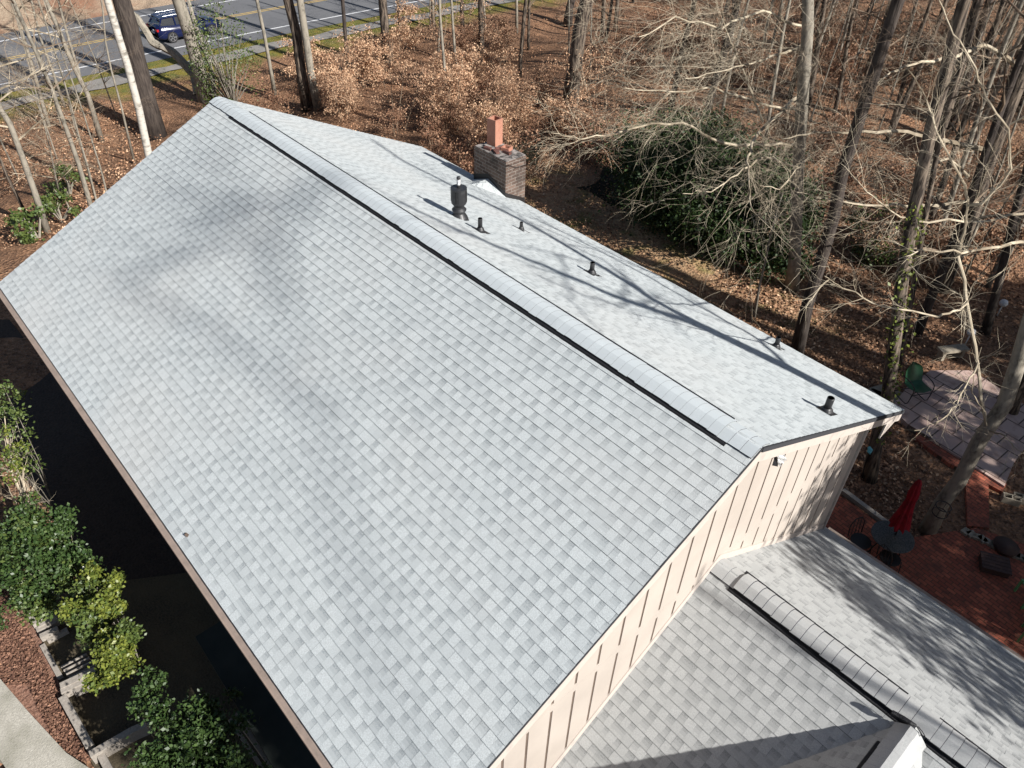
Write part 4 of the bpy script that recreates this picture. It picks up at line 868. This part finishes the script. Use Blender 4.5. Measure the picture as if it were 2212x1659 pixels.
# furled red parasol over a round patterned glass table, iron chairs
TB = onz(1990, 1205, ZP)
def patio_table():
    T = onz(1928, 1160, ZP+.7); T.z = ZP; root = thing('patio_table', 'round patterned glass patio table under the furled red parasol', 'table', T)
    mb = MB(); mb.lathe(T, [(.01, .70), (.44, .70), (.45, .705), (.45, .72), (.44, .725), (.01, .725)], 36); mb.build('table_top', M['glass_top'], root)
    for k in range(4):
        a = R(45+90*k); mb = MB(); mb.tube([T+Vector((math.cos(a)*.15, math.sin(a)*.15, .69)), T+Vector((math.cos(a)*.3, math.sin(a)*.3, .35)), T+Vector((math.cos(a)*.38, math.sin(a)*.38, 0))], .015, 7); mb.build('leg', M['black_iron'], root, True)
    return T
T = patio_table()
def parasol():
    base = T+Vector((0, 0, 0)); root = thing('parasol', 'furled dark red parasol leaning over the patio table', 'parasol', base)
    p0 = base+Vector((0, 0, .05)); top = near_vertical(base, 1988, 1040)
    # pole goes through the table; canopy hangs folded round it
    pt = onz(1938, 1146, ZP+.85); top = near_vertical(pt, 1988, 1035); mb = MB(); ax = (top-pt).normalized(); foot = pt-ax*.85; mb.tube([foot, top], .02, 8); mb.build('pole', M['black_iron'], root, True)
    mb = MB(); L_ = (top-pt).length; o = ax.orthogonal().normalized(); o2 = ax.cross(o); n = 32; rings = []
    for i, (t, rad_) in enumerate(((.12, .19), (.2, .17), (.35, .13), (.5, .10), (.62, .085), (.7, .10), (.8, .085), (.92, .06), (1.0, .015))):
        rings.append([pt+ax*(t*L_-(.05 if i == 0 and k % 4 < 2 else 0))+(o*math.cos(2*math.pi*k/n)+o2*math.sin(2*math.pi*k/n))*rad_*(1+.22*math.cos(8*2*math.pi*k/n)) for k in range(n)])
    vs_ = [v for r_ in rings for v in r_]; mb.add(vs_, [(i*n+k, i*n+(k+1) % n, (i+1)*n+(k+1) % n, (i+1)*n+k) for i in range(len(rings)-1) for k in range(n)]); mb.build('canopy', M['red_canvas'], root, True)
parasol()
def iron_chair(loc, yaw, label):
    root = thing('iron_chair', label, 'chair', loc); rm = Matrix.Rotation(yaw, 3, 'Z'); B = Vector(loc)
    def W(x, y, z): return B+rm @ Vector((x, y, z))
    mb = MB(); mb.lathe(B, [(.01, .43), (.22, .43), (.225, .44), (.22, .455), (.01, .455)], 20); mb.build('seat', M['black_iron'], root)
    mb = MB(); mb.tube([W(-.2, -.19, .44), W(-.25, -.2, .75), W(-.27, -.1, .92), W(-.27, .1, .92), W(-.25, .2, .75), W(-.2, .19, .44)], .012, 6)
    for k in (-.1, 0, .1): mb.tube([W(-.21, k, .45), W(-.27, k*.9, .91)], .008, 5)
    mb.build('backrest', M['black_iron'], root, True)
    for x, y in ((-.17, -.17), (-.17, .17), (.17, -.17), (.17, .17)): mb = MB(); mb.tube([W(x, y, .43), W(x*1.25, y*1.25, 0)], .012, 6); mb.build('leg', M['black_iron'], root, True)
iron_chair(onz(1846, 1195, ZP), R(-20), 'black iron patio chair by the house corner, left of the glass table')
iron_chair(onz(1908, 1232, ZP), R(70), 'black iron patio chair in front of the glass table by the lower eave')
def slat_chair(u, v, label, yaw):
    B = onz(u, v, ZP); root = thing('slatted_chair', label, 'chair', B); rm = Matrix.Rotation(yaw, 3, 'Z')
    def W(x, y, z): return B+rm @ Vector((x, y, z))
    mb = MB()
    for k in range(7): mb.box(W(-.2+k*.07, 0, .42), (.05, .5, .02), rm)
    mb.build('seat', M['green_slats'], root); mb = MB()
    for k in range(7): mb.box(W(-.26-.02*k, 0, .5+k*.07), (.02, .5, .05), rm)
    mb.build('backrest', M['green_slats'], root)
    for x, y in ((-.22, -.23), (-.22, .23), (.22, -.23), (.22, .23)): mb = MB(); mb.box(W(x, y, .21), (.04, .04, .42), rm); mb.build('leg', M['green_slats'], root)
slat_chair(2222, 1300, 'pale green slatted garden chair cut by the right edge, upper one', R(130)); slat_chair(2228, 1385, 'pale green slatted garden chair cut by the right edge, lower one', R(100))
p = onz(2168, 1188, ZP); mb = MB(); mb.lathe(p, [(.01, 0), (.20, .0), (.25, .06), (.27, .14), (.28, .15), (.26, .16), (.2, .10), (.01, .07)], 24); tag(mb.build('fire_bowl', M['rust_pot'], None, True), 'round dark brown bowl on the brick patio near the right edge', 'fire bowl')
fb = thing('wood_box', 'low dark brown slatted box on the brick patio', 'box', onz(2250-20, 1310, ZP)); fb.location = onz(2143, 1228, ZP)
mb = MB(); bb = Vector(fb.location)
for k in range(5): mb.box(bb+Matrix.Rotation(.5, 3, 'Z') @ Vector((0, -.2+k*.1, .20)), (.6, .085, .03), Matrix.Rotation(.5, 3, 'Z'))
mb.build('lid', M['rust_pot'], fb); mb = MB(); mb.box(bb+Vector((0, 0, .09)), (.56, .42, .18), Matrix.Rotation(.5, 3, 'Z')); mb.build('body', M['rust_pot'], fb)
# bird bath hoop on the leaning trunk, blue hanging feeder
pb = onz(2030, 1108, ZP+1.0); mb = MB(); mb.tube([pb+Vector((math.cos(a)*.16, math.sin(a)*.16, .0)) for a in np.linspace(0, 6.28, 22)], .012, 6, False); mb.tube([pb+Vector((math.cos(a)*.16, math.sin(a)*.16, .22)) for a in np.linspace(0, 6.28, 22)], .012, 6, False)
[mb.tube([pb+Vector((math.cos(a)*.16, math.sin(a)*.16, 0)), pb+Vector((math.cos(a)*.16, math.sin(a)*.16, .22))], .008, 4) for a in (0, 1.6, 3.1, 4.7)]
bk = mb.build('wire_basket', M['black_iron']); tag(bk, 'dark round hoop basket hung on the leaning trunk', 'basket')
pf = near_vertical(G(1880, 1035), 1878, 970); mb = MB()
dd = depth_of(pf)-.5; mb.tube([at(1877, 965, dd), at(1880, 972, dd), at(1878, 978, dd), at(1874, 974, dd)], [.03, .06, .05, .02], 8)
fd = mb.build('hanging_feeder', M['blue_plastic']); tag(fd, 'small turquoise bird feeder hanging on the trunk by the house corner', 'bird feeder')
# paving stones, bench slabs in the wood
for (u, v, sx, sy, lab) in ((1922, 858, .55, .35, 'pale stepping stone behind the ivy clad trunk'), (1895, 862, .4, .3, 'small pale stepping stone nearest the rear eave')):
    p = G(u, v); mb = MB(); mb.prism([p+Vector((-sx, -sy*.6, .05)), p+Vector((sx*.2, -sy, .05)), p+Vector((sx, -.1, .05)), p+Vector((sx*.5, sy, .05)), p+Vector((-sx*.7, sy*.7, .05))], (0, 0, .05)); tag(mb.build('stepping_stone', M['stone']), lab, 'stepping stone')
for (u, v, lab) in ((2050, 772, 'mossy stone bench slab behind the green metal chair'), (2200, 838, 'mossy stone slab at the far end of the paved square')):
    p = G(u, v); b0 = thing('stone_bench', lab, 'bench', p); rm = Matrix.Rotation(R(60), 3, 'Z'); mb = MB(); mb.box(p+Vector((0, 0, .32)), (.9, .3, .08), rm); mb.build('seat', M['stone'], b0)
    for s in (-.32, .32): mb = MB(); mb.box(p+rm @ Vector((s, 0, .14)), (.1, .24, .28), rm); mb.build('leg', M['stone'], b0)
p = G(2180, 1085); b0 = thing('concrete_blocks', 'two hollow concrete blocks lying in the bed beside the brick walk', 'concrete block', p); 
for k in (0, 1):
    rm = Matrix.Rotation(R(25), 3, 'Z'); mb = MB(); c_ = p+rm @ Vector((k*.24, k*.12, .1))
    for dx, dy, a, b_ in ((0, .08, .4, .03), (0, -.08, .4, .03), (.185, 0, .03, .13), (-.185, 0, .03, .13), (0, 0, .03, .13)): mb.box(c_+rm @ Vector((dx, dy, 0)), (a, b_, .19), rm)
    mb.build('block', M['stone'], b0)
for i, (u, v) in enumerate(((2168, 655), (2098, 718))):
    p = G(u, v, .5); d_ = MB(); d_.lathe(p, [(.01, -.1), (.1, -.08), (.13, 0), (.1, .09), (.01, .12)], 14); d_.tube([p, Vector((p.x, p.y, hz(p.x, p.y)))], .02, 6); o_ = d_.build('garden_globe', M['white_line'], None, True); tag(o_, ('round white ball on a stake in the far garden, higher one', 'round white ball on a stake above the paved square, lower one')[i], 'garden ball')

# black sheet standing in for the deep shade behind the chimney
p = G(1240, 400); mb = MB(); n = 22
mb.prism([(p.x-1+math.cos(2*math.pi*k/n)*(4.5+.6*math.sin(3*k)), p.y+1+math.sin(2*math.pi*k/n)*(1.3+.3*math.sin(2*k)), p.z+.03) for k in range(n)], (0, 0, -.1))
M['shade_dark'] = mat('painted_shade', (.012, .012, .006), .6, spec=.1, bump=.006, bscale=5); tag(mb.build('shade_patch', M['shade_dark']), kind='structure')

# ---------------------------------------------------------------- blue car on the road
def car():
    y0 = 0; B = onz(395, 92, -9.98); B.x = -51.9; B.y += .9; root = thing('car', 'dark blue compact estate car driving on the road behind bare trunks', 'car', B)
    # x: width (centre 0), y: length forward +y
    def W(x, y, z): return B+Vector((x, y, z))
    prof = [(-2.2, .35, .95, .80), (-2.22, .32, 1.0, .84), (-1.9, .25, 1.08, .88), (-1.0, .22, 1.02, .9), (0, .22, 1.0, .9), (1.0, .22, .97, .9), (1.55, .24, .92, .88), (2.0, .28, .80, .82), (2.2, .36, .66, .72)]
    mb = MB(); rings = []
    for (y, zl, zh, hw_) in prof:
        rings.append([W(-hw_*.92, y, zl), W(-hw_, y, zl+.15), W(-hw_*1.0, y, (zl+zh)/2+.05), W(-hw_*.93, y, zh-.02), W(-hw_*.55, y, zh+.03), W(hw_*.55, y, zh+.03), W(hw_*.93, y, zh-.02), W(hw_, y, (zl+zh)/2+.05), W(hw_, y, zl+.15), W(hw_*.92, y, zl)])
    n = 10; vs_ = [v for r_ in rings for v in r_]; fs_ = [(i*n+k, i*n+(k+1) % n, (i+1)*n+(k+1) % n, (i+1)*n+k) for i in range(len(rings)-1) for k in range(n)]+[tuple(range(n)), tuple(range(len(vs_)-n, len(vs_)))[::-1]]
    mb.add(vs_, fs_); mb.build('body', M['car_blue'], root, True)
    def cabin(ext, z0, inset, m, name):
        mb = MB(); base_ = [(-2.0, .80), (1.15, .80)]; top_ = [(-1.55, .60), (.35, .60)]
        a = [W(-.80*inset, -2.05, z0), W(.80*inset, -2.05, z0), W(.80*inset, 1.15, z0-.03), W(-.80*inset, 1.15, z0-.03)]; t = [W(-.60*inset, -1.7, ext), W(.60*inset, -1.7, ext), W(.60*inset, .30, ext), W(-.60*inset, .30, ext)]
        mb.add(a+t, [(0, 1, 5, 4), (1, 2, 6, 5), (2, 3, 7, 6), (3, 0, 4, 7), (4, 5, 6, 7)]); return mb.build(name, m, root)
    cabin(1.47, .98, 1.0, M['car_glass'], 'window')
    mb = MB(); mb.prism([W(-.66, -1.85, 1.44), W(.66, -1.85, 1.44), W(.64, .36, 1.46), W(-.64, .36, 1.46)], (0, 0, .055)); mb.build('roof', M['car_blue'], root)
    mb = MB()
    for s in (-1, 1):
        for (ya, yb_) in ((-2.06, -1.72), (-.95, -.92), (.06, .09), (1.16, .32)): mb.tube([W(s*.82, ya, .98), W(s*.63, yb_, 1.48)], .05, 6)
        mb.tube([W(s*.83, -2.0, 1.0), W(s*.83, 1.1, .98)], .03, 6)
    mb.tube([W(-.6, -2.02, 1.42), W(.6, -2.02, 1.42)], .05, 6); mb.build('pillar', M['car_blue'], root)
    for s in (-1, 1): mb = MB(); mb.tube([W(s*.56, -1.75, 1.53), W(s*.56, -1.5, 1.565), W(s*.56, 0, 1.565), W(s*.56, .25, 1.53)], .02, 6); mb.build('roof_rail', M['chrome'], root, True)
    for s in (-1, 1):
        for y in (-1.35, 1.35):
            mb = MB(); mb.tube([W(s*.70, y, .34), W(s*.92, y, .34)], .34, 24); wh = mb.build('wheel', M['tyre'], root); mb = MB()
            for k in range(5):
                a = R(72*k); mb.beam(W(s*.925, y, .34), W(s*.925, y+math.cos(a)*.23, .34+math.sin(a)*.23), .06, .03, (1, 0, 0))
            mb.tube([W(s*.925, y+math.cos(a)*.24, .34+math.sin(a)*.24) for a in np.linspace(0, 6.28, 20)], .02, 5, False); mb.build('rim', M['chrome'], wh)
        mb = MB(); mb.box(W(s*.72, -2.19, .86), (.3, .12, .13)); mb.build('tail_light', M['tail_red'], root); mb = MB(); mb.box(W(s*.66, 2.1, .66), (.3, .14, .12)); mb.build('headlight', M['chrome'], root)
        mb = MB(); mb.box(W(s*.93, .85, 1.0), (.16, .12, .12)); mb.build('wing_mirror', M['car_blue'], root)
    mb = MB(); mb.box(W(0, -2.22, .62), (.5, .02, .12)); mb.build('number_plate', M['label_white'], root)
car()

# ---------------------------------------------------------------- leaf litter as real leaves
def litter(name, label, m, n, boxes, size, seed, cond=None):
    q = np.random.default_rng(seed); pts = []
    while len(pts) < n:
        (x0, x1, y0, y1) = boxes[q.integers(len(boxes))]
        p = G(q.uniform(x0, x1), q.uniform(y0, y1))
        if p.x < -45 or (-LEN < p.x < 0 and -5.2 < p.y < 4.6) or (p.x > -8 and p.y > 10.4 and p.x > -.8): continue
        k = int(1+q.exponential(3)); c_ = q.normal(0, .35, (k, 2))
        for (dx, dy) in c_: pts.append((p.x+dx, p.y+dy, hz(p.x+dx, p.y+dy)+q.uniform(.0, .09)+(.08 if p.x < -20 else .0)))
    o = leaf_mesh(np.array(pts), size, q, .6, name, m); tag(o, label, 'leaf litter', kind='stuff'); return o
litter('fallen_leaves', 'rust brown fallen leaves strewn over the woodland floor', M['litter'], 42000, [(0, 330, 230, 600), (560, 1150, 160, 420), (1130, 1700, 380, 760), (1400, 2212, 100, 760), (1600, 2000, 560, 1200), (1130, 1650, 0, 300)], .10, 201)
litter('pale_leaves', 'pale curled fallen leaves scattered over the rust brown ones', M['litter_pale'], 16000, [(0, 330, 230, 600), (560, 1150, 160, 420), (1130, 1700, 380, 760), (1400, 2212, 100, 760), (1600, 2000, 560, 1200)], .10, 202)

# ---------------------------------------------------------------- trees outside the picture on the sun side: their shade falls on roofs and yard
def sun_line(x, y, z, t): return Vector((x, y, z))+SUN*t
def bare_caster(bx, by, h, r0, fork, seed, limbs=6, L=5):
    r = random.Random(seed); B = Vector((bx, by, -7.6)); root = thing('tall_bare_tree', 'tall unseen bare tree beyond the right edge of the picture', 'tree', B, 'tall trees outside the picture'); pts = [B]; d = Vector((0, 0, 1))
    while pts[-1].z < B.z+h: d = (d+jitter(r, .03)+Vector((0, 0, .2))).normalized(); pts.append(pts[-1]+d*1.5)
    N_ = len(pts); rad = [r0*(1-.75*i/(N_-1)) for i in range(N_)]; mb = MB(); mb.tube(pts, rad, 10); mb.build('trunk', Br, root, True); mb = MB()
    for k in range(limbs):
        i = r.randint(int(N_*fork), N_-2); a = r.uniform(0, 6.28); grow(mb, pts[i], Vector((math.cos(a), math.sin(a), r.uniform(.5, 1.3))), L*r.uniform(.6, 1.2), rad[i]*.5, 2, r, 0, (3, 4))
    mb.build('branches', Tn, root)
def on_rear(u, v): d = ray(u, v); n_ = Vector((0, S, 1)); return CAM+d*(-n_.dot(CAM)/n_.dot(d))
def shade_tree(base, trunk, limbs_, X, name_label, seed, front=False, r0=.17):
    """a bare tree standing at x = X whose trunk and limbs throw the connected shadow lines seen on the roof"""
    r = random.Random(seed); f = on_front if front else on_rear
    def up_(p, k=0): P_ = f(*p); return P_+SUN*((X-P_.x)/SUN.x)
    root = thing('tall_bare_tree', name_label, 'tree', base, 'tall trees outside the picture')
    T_ = [Vector(base)]+[up_(p) for p in trunk]; mb = MB(); mb.tube(T_, [r0*(1-.3*i/len(T_)) for i in range(len(T_))], 10); mb.build('trunk', Br, root, True); mb = MB()
    for pl, ra, rb in limbs_:
        P_ = [up_(p) for p in pl]; Q = []
        for i in range(len(P_)-1):
            for k in range(4): Q.append(P_[i].lerp(P_[i+1], k/4)+jitter(r, .05))
        Q.append(P_[-1]); mb.tube(Q, [ra+(rb-ra)*i/(len(Q)-1) for i in range(len(Q))], 7, False)
        for k in range(int(len(Q)*.7)):
            i = r.randint(1, len(Q)-2); ax = (Q[i+1]-Q[i]).normalized(); o = ax.orthogonal().normalized(); o.rotate(Matrix.Rotation(r.uniform(0, 6.28), 3, ax)); grow(mb, Q[i], ax+o*r.uniform(.5, 1.1), r.uniform(.8, 2.2), rb*.45, 1, r, 0, (1, 3), 5, .2)
    mb.build('branches', Tn, root)
shade_tree((8.2, 5.65, -7.6), [(1960, 928), (1908, 903), (1700, 795), (1520, 708)], [([(1520, 708), (1406, 645), (1270, 560), (1126, 477), (1002, 417), (860, 344), (800, 300)], .14, .05),
    ([(1520, 708), (1430, 676), (1334, 645), (1211, 590), (1060, 528), (944, 477), (860, 437)], .12, .045), ([(1211, 548), (1213, 600), (1232, 650), (1290, 720)], .03, .012), ([(1700, 795), (1640, 735), (1540, 680), (1400, 600), (1250, 520), (1150, 470)], .07, .03), ([(1406, 645), (1330, 660), (1260, 640), (1150, 590)], .04, .02), ([(1334, 645), (1355, 610), (1330, 585), (1240, 560), (1100, 530)], .035, .015), ([(1406, 645), (1300, 560), (1200, 520), (1080, 440), (960, 380)], .03, .015)], 8.2, 'forking bare tree beyond the rear corner, outside the picture', 401, False, .27)
shade_tree((40, -6.0, -7.6), [(1000, 1900)], [([(1000, 1900), (860, 1560), (760, 1200), (690, 900), (620, 660)], .022, .02), ([(620, 660), (600, 560), (640, 430), (690, 390)], .03, .04), ([(620, 660), (520, 520), (430, 545), (330, 570), (280, 600)], .03, .035), ([(600, 560), (520, 470), (450, 430), (350, 400)], .028, .03), ([(600, 560), (560, 450), (500, 380), (440, 330)], .03, .03), ([(640, 430), (560, 430), (480, 470), (400, 500)], .032, .034), ([(690, 900), (560, 780), (420, 700), (330, 640)], .03, .03)], 40, 'wide bare tree beyond the bottom edge, outside the picture', 402, True, .16)
pine_me = None
def pine(bx, by, h, cz0, cr, n, seed, size=.16):
    r = random.Random(seed); q = np.random.default_rng(seed); B = Vector((bx, by, -7.6)); tr0 = .11 if h > 40 else .26; root = thing('tall_pine', 'tall pine beyond the right edge of the picture', 'tree', B, 'tall trees outside the picture')
    mb = MB(); mb.tube([B, B+Vector((0, 0, h*.5)), B+Vector((0, 0, h))], [tr0, tr0*.7, .05], 9); mb.build('trunk', Br, root, True); mb = MB(); cc = []
    for k in range(22):
        z = r.uniform(cz0, h); a = r.uniform(0, 6.28); l = cr*(1.1-.7*(z-cz0)/(h-cz0))*r.uniform(.5, 1); p = B+Vector((0, 0, z)); e = p+Vector((math.cos(a)*l, math.sin(a)*l, .1*l)); mb.tube([p, e], [.05, .015], 5, False)
        for s in (.55, .8, 1.0): cc.append(np.array(p.lerp(e, s))+q.normal(0, 1, (n//66, 3))*np.array((.34, .34, .2)))
    mb.build('branches', Br, root); leaf_mesh(np.concatenate(cc), size, q, 0, 'foliage', M['needles'], root)
# shade on the lower rear slope and on the patio
for (x, y, h, c0_, cr, n, sd) in ((24, 12, 19, 10, 3.8, 9000, 312), (15, 14, 15, 7, 4, 8000, 313), (23, 18, 19, 8, 4.4, 9000, 314), (12, 19, 13.5, 5, 4, 8000, 315), (30, 18, 23, 13, 4, 8000, 316),
        (18, 23, 16, 7, 4, 9000, 318), (30, 25, 24, 12, 5, 9000, 319), (20, 34, 26, 7, 5, 14000, 332), (9, 39, 24, 6, 5, 14000, 333), (32, 44, 30, 9, 6, 14000, 334), (2, 48, 24, 6, 5, 12000, 335)): pine(x, y, h, c0_, cr, n, sd, .2)
def broad_caster(c, rad, n, seed, size=.2, clumps=60):
    o = evergreen('shade_evergreen', 'unseen broad evergreen set for its shade, beyond the right edge of the picture', 'tree', c, rad, n, size, M['needles'], seed, clumps); o['group'] = 'tall trees outside the picture'
broad_caster((12.5, 5.3, 3.4), (3.6, 2.0, 1.5), 4600, 341, .18, 80)
broad_caster((12, -3.4, 4.8), (1.7, 1.1, 1.3), 3000, 343, .18, 24)  # unseen crown added to keep sun off the flat roof
broad_caster((13, 10.5, 1.6), (4.0, 2.4, 2.2), 11000, 342, .2, 70)
bare_caster(14, 1.72, 14.0, .12, .72, 410, 7, 1.2)  # unseen slim tree added to dim the cross gable's sunny slope
bare_caster(9, 17.6, 32, .42, .8, 320, 5, 3); bare_caster(10, 16.0, 30, .36, .8, 323, 5, 3); bare_caster(12, 24, 24, .25, .4, 321, 9, 5); bare_caster(6, 29, 22, .2, .4, 322, 9, 5)
for i in range(34):
    p = Vector((rr.uniform(6, 42), rr.uniform(13, 50), 0)); p.z = hz(p.x, p.y); o = put(protos[rr.choice((0, 1, 2))], False, p, rr.uniform(0, 6.28), rr.uniform(.9, 1.35), 'bare tree beyond the right edge of the picture', 'bare trees outside the picture')

# ---------------------------------------------------------------- labels that tell look-alikes apart by row and order
bpy.context.view_layer.update()
ORD = ['first', 'second', 'third', 'fourth', 'fifth', 'sixth', 'seventh', 'eighth', 'ninth', 'tenth', 'eleventh', 'twelfth', 'thirteenth', 'fourteenth', 'fifteenth', 'sixteenth']
def pix(p): d = Vector(p)-CAM; z = d.dot(fw); return 1106+FPX*d.dot(rt)/z, 829.5-FPX*d.dot(up)/z
def order_labels(group, rows, text):
    L_ = [o for o in C.objects if o.get('group') == group]; L_.sort(key=lambda o: -pix(o.location)[1]); n = math.ceil(len(L_)/len(rows))
    for i, rw in enumerate(rows):
        R_ = sorted(L_[i*n:(i+1)*n], key=lambda o: pix(o.location)[0])
        for k, o in enumerate(R_): o['label'] = text.format(n=ORD[k], row=rw)
order_labels('bare trees of the upper right wood', ['nearest', 'middle', 'far', 'farthest'], '{n} bare trunk from the left in the {row} row of the upper right wood')
order_labels('bare trees right of the ridged oak', ['lower', 'upper'], '{n} bare trunk from the left, {row} ones between oak and right edge')
order_labels('bare trees among the beech thicket', ['near', 'far'], '{n} thin bare trunk from the left among tan beech leaves, {row} ones')
order_labels('bare trees left of the house', ['all'], '{n} thin bare tree from the left among those left of the rake')
order_labels('beech saplings between the pair of trunks and the rough trunk', ['nearest', 'middle', 'far', 'farthest'], '{n} tan leaved sapling from the left, {row} row beyond the ridge')
order_labels('beech saplings around the chimney', ['near', 'far'], '{n} tan leaved sapling from the left, {row} row behind the chimney')
order_labels('beech saplings right of the rough trunk', ['nearest', 'middle', 'far'], '{n} tan leaved sapling from the left, {row} row right of the rough trunk')
order_labels('beech saplings in the right hand wood', ['nearest', 'middle', 'far', 'farthest'], '{n} rusty leaved sapling from the left, {row} row in the right hand wood')
order_labels('bare trees far back in the wood', ['nearest', 'middle', 'far', 'farthest'], '{n} bare trunk from the left in the {row} row far up the wood')
order_labels('beech saplings by the close pair of trunks', ['all'], '{n} low sapling from the left by the close pair of trunks')
